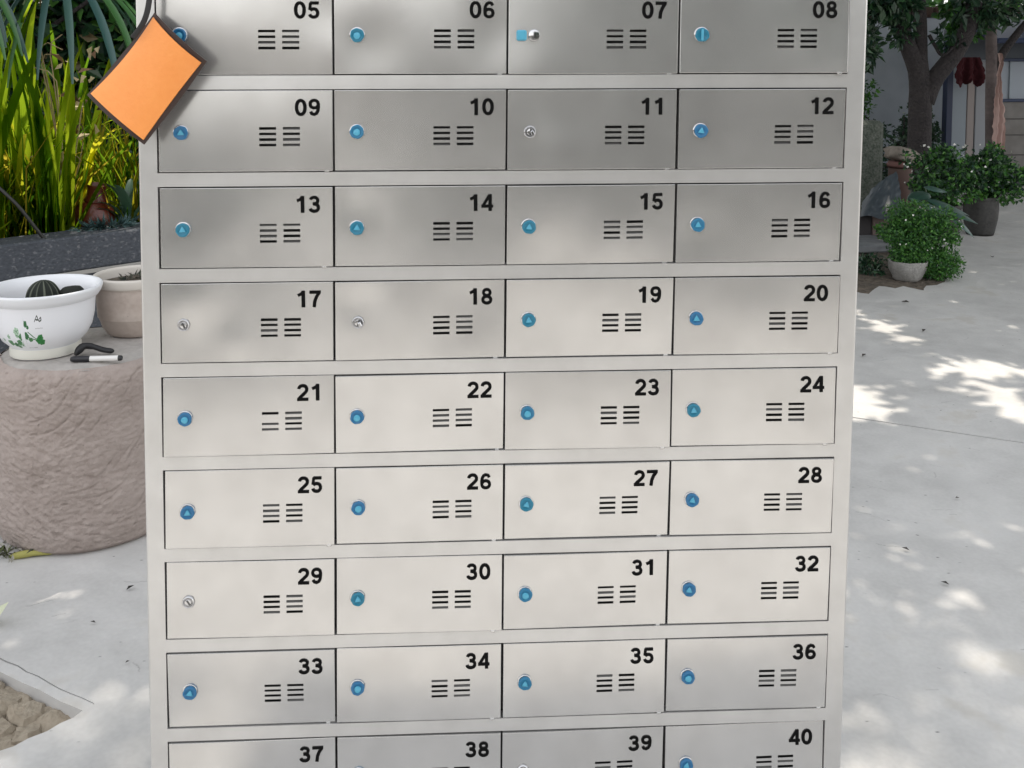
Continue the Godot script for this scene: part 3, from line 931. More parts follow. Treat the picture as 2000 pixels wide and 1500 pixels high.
# -------- stone stool with the pots on it
func stump_and_pots() -> void:
	var c := Vector3(-1.062, 0, -1.325)
	var t := thing("stone_stool", c, "round stone stool carved like a tree stump, carrying two pots", "stool")
	var mb := MB.new()
	var f := noise(301, 1.0, 3); var big := noise(302, 1.0, 2); var fine := noise(303, 1.0, 4)
	f.fractal_type = FastNoiseLite.FRACTAL_RIDGED
	var prof := [[0.0, 0.212], [0.012, 0.226], [0.05, 0.234], [0.14, 0.235], [0.25, 0.234], [0.36, 0.232], [0.42, 0.229], [0.438, 0.225], [0.452, 0.217], [0.461, 0.203]]
	var rows := []
	for j in 151:
		var y := 0.461 * j / 150.0
		var r := 0.0
		for k in prof.size() - 1:
			if y >= prof[k][0] - 1e-6: r = lerpf(prof[k][1], prof[k + 1][1], clampf((y - prof[k][0]) / (prof[k + 1][0] - prof[k][0]), 0, 1))
		var row := PackedVector3Array()
		for i in 300:
			var a := TAU * i / 300.0
			var d := Vector3(sin(a), 0, cos(a))
			var q := Vector3(d.x * 1.7, y * 24.0 + 2.0 * sin(a * 2.0 + y * 6.0), d.z * 1.7)
			var rid := f.get_noise_3dv(q)                     # thin sunken creases, mostly level
			var crease := smoothstep(0.50, 0.95, rid)
			var k := 0.008 * big.get_noise_3dv(d * 1.2 + Vector3(0, y * 5.0, 0)) + 0.0028 * fine.get_noise_3dv(d * 9.0 + Vector3(0, y * 90.0, 0)) - 0.0045 * crease
			row.append(d * (r + k * smoothstep(0.0, 0.03, y) ) + Vector3(0, y, 0))
		rows.append(row)
	mb.sheet(rows, true)
	put("side", mb.mesh(), M.stump, t)
	mb = MB.new()
	var tp := []
	for k in 13:
		var row := PackedVector3Array()
		var r := 0.207 * (1.0 - k / 12.0)
		for i in 96:
			var a := TAU * i / 96.0
			r = 0.207 * (1.0 - k / 12.0) * (1.0 + 0.035 * big.get_noise_2d(sin(a) * 2.5, cos(a) * 2.5) * (1.0 - k / 12.0))
			var e := smoothstep(0.207, 0.170, r)
			row.append(Vector3(sin(a) * r, 0.4575 + 0.009 * e + 0.0012 * fine.get_noise_2d(sin(a) * r * 60.0, cos(a) * r * 60.0), cos(a) * r))
		tp.append(row)
	mb.sheet(tp, true)
	put("top", mb.mesh(), M.stump_top, t)
	var top := 0.4672
	# white pot
	var w := thing("potted_cactus", Vector3(-1.143, top, -1.262), "white plastic pot with green leaf print holding a striped round cactus", "potted plant")
	mb = MB.new()
	mb.lathe([Vector2(0.0, 0.001), Vector2(0.083, 0.001), Vector2(0.087, 0.004), Vector2(0.0875, 0.022), Vector2(0.085, 0.027), Vector2(0.086, 0.029), Vector2(0.104, 0.047), Vector2(0.116, 0.070), Vector2(0.123, 0.10), Vector2(0.127, 0.148)], 72)
	var pm := mat(1, 1, 1, 0.35)
	pm.albedo_color = Color(1, 1, 1); pm.albedo_texture = pot_print()
	put("pot", mb.mesh(), pm, w)
	mb = MB.new()
	mb.lathe([Vector2(0.127, 0.146), Vector2(0.134, 0.150), Vector2(0.141, 0.160), Vector2(0.1455, 0.172), Vector2(0.146, 0.177), Vector2(0.143, 0.180), Vector2(0.138, 0.178), Vector2(0.130, 0.168), Vector2(0.122, 0.150), Vector2(0.118, 0.11), Vector2(0.112, 0.07)], 72)
	put("rim", mb.mesh(), mat(0.78, 0.79, 0.82, 0.35), w)
	mb = MB.new()
	mb.lathe([Vector2(0.1185, 0.128), Vector2(0.09, 0.131), Vector2(0.05, 0.134), Vector2(0.0, 0.133)], 40, Vector3.ZERO, Basis.IDENTITY, 0.006)
	put("soil", mb.mesh(), M.soil, w)
	mb = MB.new()
	rows = []
	for j in 15:
		var row := PackedVector3Array()
		var ph := PI * 0.56 * j / 14.0
		for i in 96:
			var a := TAU * i / 96.0
			var rr := 0.047 * (1.0 - 0.16 * pow(absf(sin(a * 6.5)), 0.6)) * sin(PI * 0.56 - ph + 0.0001)
			row.append(Vector3(sin(a) * rr, 0.128 + 0.012 + 0.052 * (cos(PI * 0.56 - ph) - 0.0), cos(a) * rr))
		rows.append(row)
	mb.sheet(rows, true)
	for k in mb.v.size():
		var a := atan2(mb.v[k].x, mb.v[k].z)
		mb.c[k] = Color(0.12, 0.13, 0.10) if absf(sin(a * 6.5)) < 0.3 else Color(0.010, 0.014, 0.009)
	put("cactus", mb.mesh(), M.vert, w, Vector3(-0.006, 0, -0.01))
	mb = MB.new()
	mb.lathe([Vector2(0.03, 0.128), Vector2(0.031, 0.14), Vector2(0.022, 0.149), Vector2(0.0, 0.151)], 20, Vector3(0.062, 0.018, -0.03), Basis.IDENTITY, 0.04)
	put("cactus_pup", mb.mesh(), mat(0.014, 0.016, 0.012, 0.9), w)
	w.scale = Vector3.ONE * 0.965
	# beige pot
	var b := thing("potted_seedling", Vector3(-0.972, top, -1.452), "beige clay pot with a low dark seedling beside the white pot", "potted plant")
	mb = MB.new()
	mb.lathe([Vector2(0.0, 0.0), Vector2(0.074, 0.0), Vector2(0.080, 0.004), Vector2(0.092, 0.022), Vector2(0.1005, 0.05), Vector2(0.1035, 0.052), Vector2(0.1055, 0.10), Vector2(0.1055, 0.132), Vector2(0.1075, 0.133), Vector2(0.1075, 0.137)], 64)
	put("pot", mb.mesh(), tri_mat(grain(95, 256, Color(0.42, 0.345, 0.30), Color(0.55, 0.48, 0.43), 0.04, 0.012, 0.4, 0.1, Color(0.3, 0.24, 0.2)), 5.0, 0.8), b)
	mb = MB.new()
	mb.lathe([Vector2(0.1075, 0.1365), Vector2(0.1125, 0.140), Vector2(0.1135, 0.158), Vector2(0.111, 0.164), Vector2(0.106, 0.164), Vector2(0.101, 0.157), Vector2(0.099, 0.12)], 64)
	put("rim", mb.mesh(), mat(0.60, 0.56, 0.51, 0.6), b)
	mb = MB.new()
	mb.lathe([Vector2(0.0995, 0.138), Vector2(0.05, 0.141), Vector2(0.0, 0.14)], 32)
	put("soil", mb.mesh(), M.soil, b)
	mb = MB.new()
	for k in 90:
		mb.col = Color(0.03, 0.04, 0.03).lerp(Color(0.22, 0.2, 0.16), rng.randf() * 0.6)
		var q := Vector3(rng.randf_range(-0.05, 0.09), 0.14, rng.randf_range(-0.075, 0.0))
		mb.leaf(q, (rdir() + Vector3(0, 1.0, 0)).normalized(), rdir(), 0.022, 0.008)
	put("seedling", mb.mesh(), M.dry, b)
	# marker pen
	var p := thing("marker_pen", Vector3(-0.980, top + 0.0078, -1.168), "marker pen with white barrel and black cap lying on the stone stool", "pen")
	var bx := Basis(Vector3(0, 0, 1), -PI / 2)
	bx = Basis(Vector3(0, 1, 0), 0.03) * bx
	mb = MB.new(); mb.lathe([Vector2(0.0, -0.062), Vector2(0.0055, -0.062), Vector2(0.0076, -0.056), Vector2(0.0078, -0.018), Vector2(0.0074, -0.016), Vector2(0.0, -0.016)], 20, Vector3.ZERO, bx)
	put("cap", mb.mesh(), mat(0.012, 0.012, 0.016, 0.35), p)
	mb = MB.new(); mb.lathe([Vector2(0.0, -0.0158), Vector2(0.0068, -0.0158), Vector2(0.0068, 0.053), Vector2(0.0, 0.053)], 20, Vector3.ZERO, bx)
	put("barrel", mb.mesh(), mat(0.74, 0.73, 0.71, 0.4), p)
	mb = MB.new(); mb.lathe([Vector2(0.0, 0.0532), Vector2(0.0071, 0.0532), Vector2(0.0068, 0.060), Vector2(0.005, 0.0625), Vector2(0.0, 0.063)], 20, Vector3.ZERO, bx)
	put("end_plug", mb.mesh(), mat(0.015, 0.015, 0.018, 0.35), p)
	# black handle between the pots
	mb = MB.new()
	var path := spline([Vector3(-0.058, 0.004, 0.012), Vector3(-0.045, 0.022, -0.004), Vector3(-0.025, 0.020, -0.012), Vector3(0.005, 0.011, -0.010), Vector3(0.032, 0.009, -0.004)], 18)
	mb.tube(path, [0.003, 0.006, 0.009, 0.010, 0.010, 0.009, 0.008, 0.008, 0.008, 0.007, 0.007, 0.007, 0.007, 0.007, 0.007, 0.007, 0.007, 0.006, 0.003], 12)
	var h := put("tool_handle", mb.mesh(), mat(0.010, 0.010, 0.012, 0.5), self, Vector3(-0.988, top + 0.002, -1.215))
	tag(h, "short black tool handle lying behind the marker pen", "tool")

func in_poly(img: Image, poly: PackedVector2Array, col: Color) -> void:
	var lo := poly[0]; var hi := poly[0]
	for q in poly: lo = lo.min(q); hi = hi.max(q)
	for y in range(maxi(0, int(lo.y)), mini(img.get_height() - 1, int(hi.y) + 1)):
		for x in range(int(lo.x), int(hi.x) + 1):
			if Geometry2D.is_point_in_polygon(Vector2(x + 0.5, y + 0.5), poly): img.set_pixel(posmod(x + 135, img.get_width()), y, col)

func ink_line(img: Image, a: Vector2, b: Vector2, r: float, col: Color) -> void:
	var s := (b - a).orthogonal().normalized() * r
	in_poly(img, PackedVector2Array([a + s, b + s, b - s, a - s]), col)

# print around the white pot: u = 0 faces the camera side (+z), row 0 of the image is the foot
func pot_print() -> ImageTexture:
	var W := 1536; var H := 320
	var img := Image.create(W, H, false, Image.FORMAT_RGB8)
	img.fill(lin(0.78, 0.79, 0.82))
	for y in range(0, 178):                                     # the unglazed foot band, below v = 0.55
		if y > 55 and y < 150: for x in W: img.set_pixel(x, y, lin(0.70, 0.69, 0.63))
	var g := RandomNumberGenerator.new(); g.seed = 12
	var deep := lin(0.03, 0.15, 0.05); var midg := lin(0.09, 0.24, 0.10); var pale := lin(0.42, 0.58, 0.44); var inkc := lin(0.03, 0.035, 0.03)
	var leafp := func(cx: float, cy: float, s: float, ang: float, col: Color) -> void:
		var pts := PackedVector2Array()
		for k in 15:                                            # a lobed ivy leaf
			var a := TAU * k / 15.0
			var rr := s * (0.62 + 0.38 * absf(cos(a * 2.5)))
			pts.append(Vector2(cx, cy) + Vector2(cos(a + ang) * rr, sin(a + ang) * rr * 0.9))
		in_poly(img, pts, col)
		for k in 5: ink_line(img, Vector2(cx, cy), Vector2(cx, cy) + Vector2(cos(ang + TAU * k / 5.0), sin(ang + TAU * k / 5.0)) * s * 0.8, 0.7, lin(0.02, 0.10, 0.03))
	M.pot_scale = Vector2(W, H)
	# the print sits left of centre as seen from the yard
	for k in 10: leafp.call(W - 200 + g.randf_range(-90, 60), 250 + g.randf_range(-25, 28), g.randf_range(8, 16), g.randf() * TAU, pale)
	var stem := [Vector2(-255, 222), Vector2(-200, 216), Vector2(-165, 236), Vector2(-140, 262), Vector2(-112, 246), Vector2(-84, 238)]
	for k in stem.size() - 1: ink_line(img, stem[k] + Vector2(W, 0), stem[k + 1] + Vector2(W, 0), 2.2, deep)
	for q in [[-235, 222, 17, midg], [-205, 214, 15, deep], [-178, 226, 17, midg], [-158, 250, 16, midg], [-132, 254, 17, deep], [-110, 240, 13, midg], [-190, 204, 13, midg], [-162, 214, 11, pale]]:
		leafp.call(W + q[0], q[1], q[2], g.randf() * TAU, q[3])
	for q in [[-66, 234, 21], [-54, 226, 18], [-60, 246, 15]]: leafp.call(W + q[0], q[1], q[2], g.randf() * TAU, lin(0.03, 0.22, 0.05))
	ink_line(img, Vector2(W - 120, 268), Vector2(W - 80, 242), 1.6, deep)
	for q in [[-128, 290, 9], [-118, 282, 7]]: leafp.call(W + q[0], q[1], q[2], g.randf() * TAU, deep)
	# small black mark and unreadable fine lines
	var mk := [[-84, 294, -72, 306], [-72, 306, -62, 294], [-62, 294, -52, 296], [-78, 298, -66, 297], [-52, 296, -54, 302], [-54, 302, -60, 299]]
	for q in mk: ink_line(img, Vector2(W + q[0], q[1]), Vector2(W + q[2], q[3]), 1.3, inkc)
	for k in 5: ink_line(img, Vector2(W - 80 + k * 7, 278), Vector2(W - 76 + k * 7, 278 + (k % 2)), 0.8, lin(0.2, 0.2, 0.2))
	ink_line(img, Vector2(W - 150, 196), Vector2(W - 84, 197), 0.8, lin(0.1, 0.1, 0.1))
	return ImageTexture.create_from_image(img)

# -------- plants of the left bed
# a strap leaf rising along +y and leaning to +x
func strap_mesh(l: float, w: float, lean: float, curl: float, c0: Color, c1: Color, kink := 0.0) -> ArrayMesh:
	var mb := MB.new()
	var rows := []
	var p := Vector3.ZERO; var a := lean * 0.3
	var m := 14
	for j in m + 1:
		var t := float(j) / m
		var wd := w * (0.7 + 0.5 * sin(PI * minf(t * 1.1, 0.6))) * pow(maxf(1.0 - t, 0.0), 0.45) * 0.9
		var dir := Vector3(sin(a), cos(a), 0)
		var up := Vector3(-cos(a), sin(a), 0)
		rows.append(PackedVector3Array([p + Vector3(0, 0, -wd / 2) + up * wd * 0.22, p, p + Vector3(0, 0, wd / 2) + up * wd * 0.22]))
		p += dir * l / m
		a += (lean * 0.7 + curl * t * t * 2.0) / m
		if kink > 0.0 and j == int(m * 0.6): a += kink
	mb.sheet(rows)
	for k in mb.v.size(): mb.c[k] = c0.lerp(c1, mb.uv[k].y)
	return mb.mesh()

func left_plants() -> void:
	# leaf variants
	var G1 := Color(0.16, 0.30, 0.07); var G2 := Color(0.40, 0.52, 0.12); var Y1 := Color(0.62, 0.55, 0.16); var B1 := Color(0.45, 0.35, 0.19); var D1 := Color(0.05, 0.13, 0.035)
	var var_mesh := [
		strap_mesh(0.80, 0.045, 0.20, 0.5, G1, G2), strap_mesh(0.72, 0.040, 0.35, 1.0, G1, G1), strap_mesh(0.66, 0.036, 0.10, 0.2, G2, G2 * 1.2),
		strap_mesh(0.58, 0.034, 0.45, 1.6, G2, Y1), strap_mesh(0.50, 0.028, 0.3, 2.2, Y1, B1), strap_mesh(0.90, 0.038, 0.15, 0.8, D1, G1),
		strap_mesh(0.62, 0.030, 0.25, 0.6, D1, G2, 0.9), strap_mesh(0.45, 0.022, 0.6, 1.4, B1, B1 * 0.8)]
	var clumps := [
		[0.02, 0.22, "tall green lily clump at the left end of the bed, broad leaves", 1.12, [0, 5, 0, 1, 2]],
		[0.14, 0.34, "yellowing lily clump with a folded leaf left in the bed", 1.0, [0, 3, 2, 4, 6]],
		[0.26, 0.22, "upright bright green lily clump near the middle of the bed", 0.92, [0, 2, 2, 1, 5]],
		[0.36, 0.38, "lily clump with tan dry leaves among green ones", 0.95, [3, 4, 2, 7, 0]],
		[0.10, 0.55, "darker lily clump standing behind the tall left clump", 1.15, [5, 1, 5, 0, 6]],
		[0.30, 0.60, "lily clump behind the middle of the bed, yellow tips", 1.05, [3, 2, 4, 5, 0]],
		[0.46, 0.55, "short lily clump behind the terracotta jar", 0.85, [5, 6, 1, 5, 2]],
		[-0.12, 0.30, "lily clump cut off by the photo's left edge", 1.05, [0, 2, 3, 5, 1]],
		[0.20, 0.85, "rear lily clump against the dark hedge, thin leaves", 1.1, [5, 5, 1, 6, 4]],
		[-0.05, 0.80, "rear left lily clump with brown drooping leaves", 1.1, [5, 7, 4, 1, 0]]]
	for q in clumps:
		var o := thing("lily_clump", bed(q[0], q[1]) - Vector3(0, 0.02, 0), q[2], "plant", "lily clumps in the raised bed")
		var n := 17
		for k in n:
			var kind: int = q[4][rng.randi() % 5]
			var lf := put("leaf", var_mesh[kind], M.strap, o, Vector3(rng.randfn(0, 0.035), 0, rng.randfn(0, 0.035)))
			var s: float = q[3] * rng.randf_range(0.72, 1.15)
			lf.rotation = Vector3(rng.randfn(0, 0.08), rng.randf() * TAU, rng.randfn(0, 0.10))
			lf.scale = Vector3(s, s, s)
	# fine grass and young shoots between them
	var mb := MB.new()
	for k in 2000:
		var al := rng.randf_range(-0.3, 0.75); var de := rng.randf_range(0.18, 1.3)
		if absf(al - 0.40) < 0.09 and de < 0.42: continue
		var p := bed(al, de)
		mb.col = [G1, G2 * 0.8, Y1 * 0.7, B1 * 0.8, D1 * 1.5, G1 * 0.8][rng.randi() % 6]
		var d := (Vector3(0, 1, 0) + rdir() * 0.5).normalized()
		var s := d.cross(rdir()).normalized()
		var l := rng.randf_range(0.12, 0.58); var w := rng.randf_range(0.006, 0.013)
		var mid := p + d * l * 0.6; var tip := p + d * l + rdir() * l * 0.18
		mb.quad(p - s * w / 2, p + s * w / 2, mid + s * w / 2, mid - s * w / 2)
		mb.tri(mid - s * w / 2, mid + s * w / 2, tip)
	var gr := put("grass", mb.mesh(), M.strap)
	stuff(gr); tag(gr, "fine grass and young shoots between the lily clumps", "grass")
	# dry stalks and husks
	var dry := thing("dry_flower_stalks", bed(0.33, 0.30), "tangle of dry tan flower stalks and curled husks above the lilies", "plant")
	for k in 10:
		mb = MB.new()
		var h := rng.randf_range(0.35, 0.75)
		var top := Vector3(rng.randf_range(-0.12, 0.12), h, rng.randf_range(-0.06, 0.06))
		var bend := top + Vector3(rng.randf_range(-0.12, 0.12), rng.randf_range(-0.10, 0.05), 0.02)
		mb.col = Color(0.30, 0.23, 0.13) * rng.randf_range(0.5, 1.4)
		mb.tube(spline([Vector3(rng.randfn(0, 0.02), 0, 0), top * Vector3(0.5, 0.6, 0.5), top, bend], 14), tapered(0.004, 0.0018, 15), 6)
		put("stalk", mb.mesh(), M.dry, dry)
	for k in 26:
		mb = MB.new()
		mb.col = [Color(0.42, 0.34, 0.20), Color(0.20, 0.12, 0.07), Color(0.55, 0.47, 0.30), Color(0.12, 0.08, 0.05)][k % 4]
		var p := Vector3(rng.randf_range(-0.05, 0.13), rng.randf_range(0.38, 0.72), rng.randf_range(-0.08, 0.08))
		mb.leaf(p, rdir(), rdir(), rng.randf_range(0.03, 0.07), rng.randf_range(0.015, 0.03), 0.6)
		put("husk", mb.mesh(), M.dry, dry)
	# tan cane and dark hose
	mb = MB.new()
	mb.col = Color(0.42, 0.30, 0.14)
	mb.tube([Vector3(-0.02, 0, 0), Vector3(0.0, 0.3, 0), Vector3(0.0, 0.305, 0), Vector3(0.012, 0.62, 0), Vector3(0.012, 0.626, 0), Vector3(0.03, 1.15, 0)], [0.014, 0.013, 0.0145, 0.012, 0.0135, 0.010], 10)
	var cane := put("bamboo_cane", mb.mesh(), M.dry, self, bed(-0.01, 0.16))
	tag(cane, "tan bamboo cane standing in the bed at the photo's left edge", "cane")
	mb = MB.new()
	mb.tube(spline([Vector3(-0.25, 0.36, 0.0), Vector3(-0.06, 0.30, 0.05), Vector3(0.06, 0.19, 0.05), Vector3(0.16, 0.02, 0.0), Vector3(0.2, -0.02, -0.05)], 24), tapered(0.007, 0.006, 25), 8)
	var hose := put("hose", mb.mesh(), mat(0.014, 0.014, 0.012, 0.45), self, bed(0.06, 0.15))
	tag(hose, "black hose arching down through the lilies to the bed", "hose")
	# terracotta jar, rock
	var jar := thing("terracotta_jar", bed(0.415, 0.30), "dark red terracotta jar half hidden by leaves in the bed", "jar")
	mb = MB.new()
	mb.lathe([Vector2(0.0, 0.0), Vector2(0.05, 0.0), Vector2(0.072, 0.035), Vector2(0.078, 0.075), Vector2(0.066, 0.115), Vector2(0.040, 0.138)], 32)
	put("body", mb.mesh(), mat(0.10, 0.018, 0.010, 0.3), jar)
	mb = MB.new()
	mb.lathe([Vector2(0.040, 0.137), Vector2(0.045, 0.141), Vector2(0.036, 0.16), Vector2(0.033, 0.185), Vector2(0.040, 0.20), Vector2(0.036, 0.203), Vector2(0.029, 0.185)], 32)
	put("neck", mb.mesh(), mat(0.09, 0.016, 0.010, 0.3), jar)
	jar.rotation = Vector3(0.05, 0, -0.12)
	var rk := put("garden_rock", stone(333, Vector3(0.07, 0.2, 0.06), 0.6, 20), tri_mat(grain(96, 128, Color(0.22, 0.20, 0.17), Color(0.36, 0.34, 0.30), 0.06, 0.02), 4.0, 0.95), self, bed(0.30, 0.40))
	tag(rk, "upright grey-tan rock behind the lily leaves", "rock")
	# dark spiky sprig hanging over the wall near the cabinet
	var sp := thing("trailing_juniper", bed(0.40, 0.12), "blue-green feathery sprig trailing over the planter wall beside the cabinet", "plant")
	for k in 11:
		mb = MB.new()
		var az := rng.randf_range(-1.6, 1.3)
		var d := Vector3(sin(az) * 0.742 + cos(az) * 0.67 * 0.55, 0, -sin(az) * 0.67 + cos(az) * 0.742 * 0.55)
		var l := rng.randf_range(0.10, 0.2)
		var path := spline([Vector3.ZERO, d * l * 0.5 + Vector3(0, 0.07, 0), d * l + Vector3(0, 0.02 - 0.09 * maxf(cos(az), 0.0), 0)], 10)
		mb.col = Color(0.04, 0.06, 0.05)
		mb.tube(path, tapered(0.003, 0.0015, 11), 5)
		for j in range(2, 11):
			for e in 7:
				mb.col = Color(0.045, 0.085, 0.085) * rng.randf_range(0.6, 1.5)
				var dir: Vector3 = ((path[j] - path[j - 1]).normalized() + rdir() * 0.9).normalized()
				mb.leaf(path[j], dir, dir.cross(rdir()).normalized(), rng.randf_range(0.03, 0.06), 0.007, 0.2)
		put("sprig", mb.mesh(), M.leaf_dark, sp)
	# broad dark leaves right of the jar
	var hs := thing("hosta", bed(0.52, 0.22), "grey-green broad-leaved plant between the jar and the cabinet", "plant")
	for k in 13:
		var lf := put("leaf", strap_mesh(0.26, 0.06, 0.6, 1.5, Color(0.03, 0.07, 0.045), Color(0.06, 0.12, 0.08)), M.leaf_dark, hs, Vector3(0, 0, 0))
		lf.rotation = Vector3(0, rng.randf() * TAU, rng.randfn(0, 0.2)); lf.scale = Vector3.ONE * rng.randf_range(0.6, 1.15)
	# fan palm leaves reaching in from above
	var palm := thing("fan_palm", Vector3(-2.15, 0.55, -2.9), "fan palm whose long blue-green leaflets hang in from above the bed", "palm")
	mb = MB.new()
	mb.tube(spline([Vector3.ZERO, Vector3(0.03, 0.7, 0.05), Vector3(0.12, 1.5, 0.1)], 12), tapered(0.09, 0.07, 13), 14)
	put("trunk", mb.mesh(), M.bark, palm)
	var crown := Vector3(0.12, 1.5, 0.1)
	for q in [[Vector3(0.62, 1.02, 0.52), 0.66], [Vector3(0.95, 1.10, 0.05), 0.72], [Vector3(0.30, 1.10, 0.95), 0.6], [Vector3(-0.5, 1.5, 0.6), 0.7], [Vector3(0.5, 1.75, -0.6), 0.75], [Vector3(-0.5, 1.8, -0.4), 0.7]]:
		var hub: Vector3 = q[0]
		mb = MB.new()
		mb.tube(spline([crown, crown.lerp(hub, 0.5) + Vector3(0, 0.12, 0), hub], 12), tapered(0.014, 0.008, 13), 8)
		mb.col = Color(0.05, 0.10, 0.05)
		var fr := put("frond_stem", mb.mesh(), M.leaf_dark, palm)
		var outd := (hub - crown); outd.y = 0; outd = outd.normalized()
		var right := outd.cross(Vector3.UP).normalized()
		for k in 17:
			var a := lerpf(-2.0, 2.0, k / 16.0)
			var dir := (outd * cos(a) * 0.6 + right * sin(a) + Vector3(0, -0.15, 0)).normalized()
			var l: float = q[1] * rng.randf_range(0.8, 1.05)
			mb = MB.new()
			var rows := []
			var p := hub
			for j in 11:
				var t := j / 10.0
				var dd := (dir * (1.0 - t * 0.75) + Vector3(0, -0.2 - 1.25 * t, 0)).normalized()
				var sd := dd.cross(Vector3.UP.cross(dd) + Vector3(0.001, 0, 0)).normalized()
				sd = right.lerp(outd, absf(sin(a)) * 0.6).normalized()
				var wd := 0.034 * sin(PI * clampf(0.12 + t * 0.80, 0, 1))
				var upn := sd.cross(dd).normalized()
				rows.append(PackedVector3Array([p - sd * wd / 2 + upn * wd * 0.25, p, p + sd * wd / 2 + upn * wd * 0.25]))
				p += dd * l / 10.0
			mb.col = [Color(0.035, 0.085, 0.075), Color(0.045, 0.10, 0.085), Color(0.05, 0.13, 0.04), Color(0.03, 0.07, 0.055)][rng.randi() % 4]
			mb.sheet(rows)
			put("leaflet", mb.mesh(), M.leaf_dark, fr)
	# shrubs behind the bed
	for q in [[Vector3(-3.3, 1.15, -4.9), Vector3(1.0, 1.15, 0.6), "dark shrub behind the left end of the bed"], [Vector3(-1.9, 1.1, -5.3), Vector3(1.0, 1.1, 0.6), "dark shrub behind the middle of the bed, right of another dark shrub"], [Vector3(-0.6, 1.2, -5.6), Vector3(1.0, 1.2, 0.6), "dark shrub behind the right end of the bed, next to the cabinet"]]:
		var c: Vector3 = q[0]
		var sh := thing("shrub", Vector3(c.x, 0, c.z), q[2], "shrub", "shrubs behind the raised bed")
		mb = MB.new()
		for k in 5: mb.tube(spline([Vector3(rng.randfn(0, 0.1), 0, 0), Vector3(rng.randfn(0, 0.3), 0.8, rng.randfn(0, 0.1)), Vector3(rng.randfn(0, 0.6), 1.7, rng.randfn(0, 0.2))], 8), tapered(0.03, 0.01, 9), 7)
		put("stem", mb.mesh(), M.bark, sh)
		mb = MB.new()
		bush(mb, Vector3(0, c.y, 0), q[1], 52, 300, 0.12, 0.06, DEEP + DEEP + DEEP + GREENS + [Color(0.10, 0.16, 0.05), Color(0.16, 0.13, 0.07)])
		put("foliage", mb.mesh(), M.leaf_dark, sh)

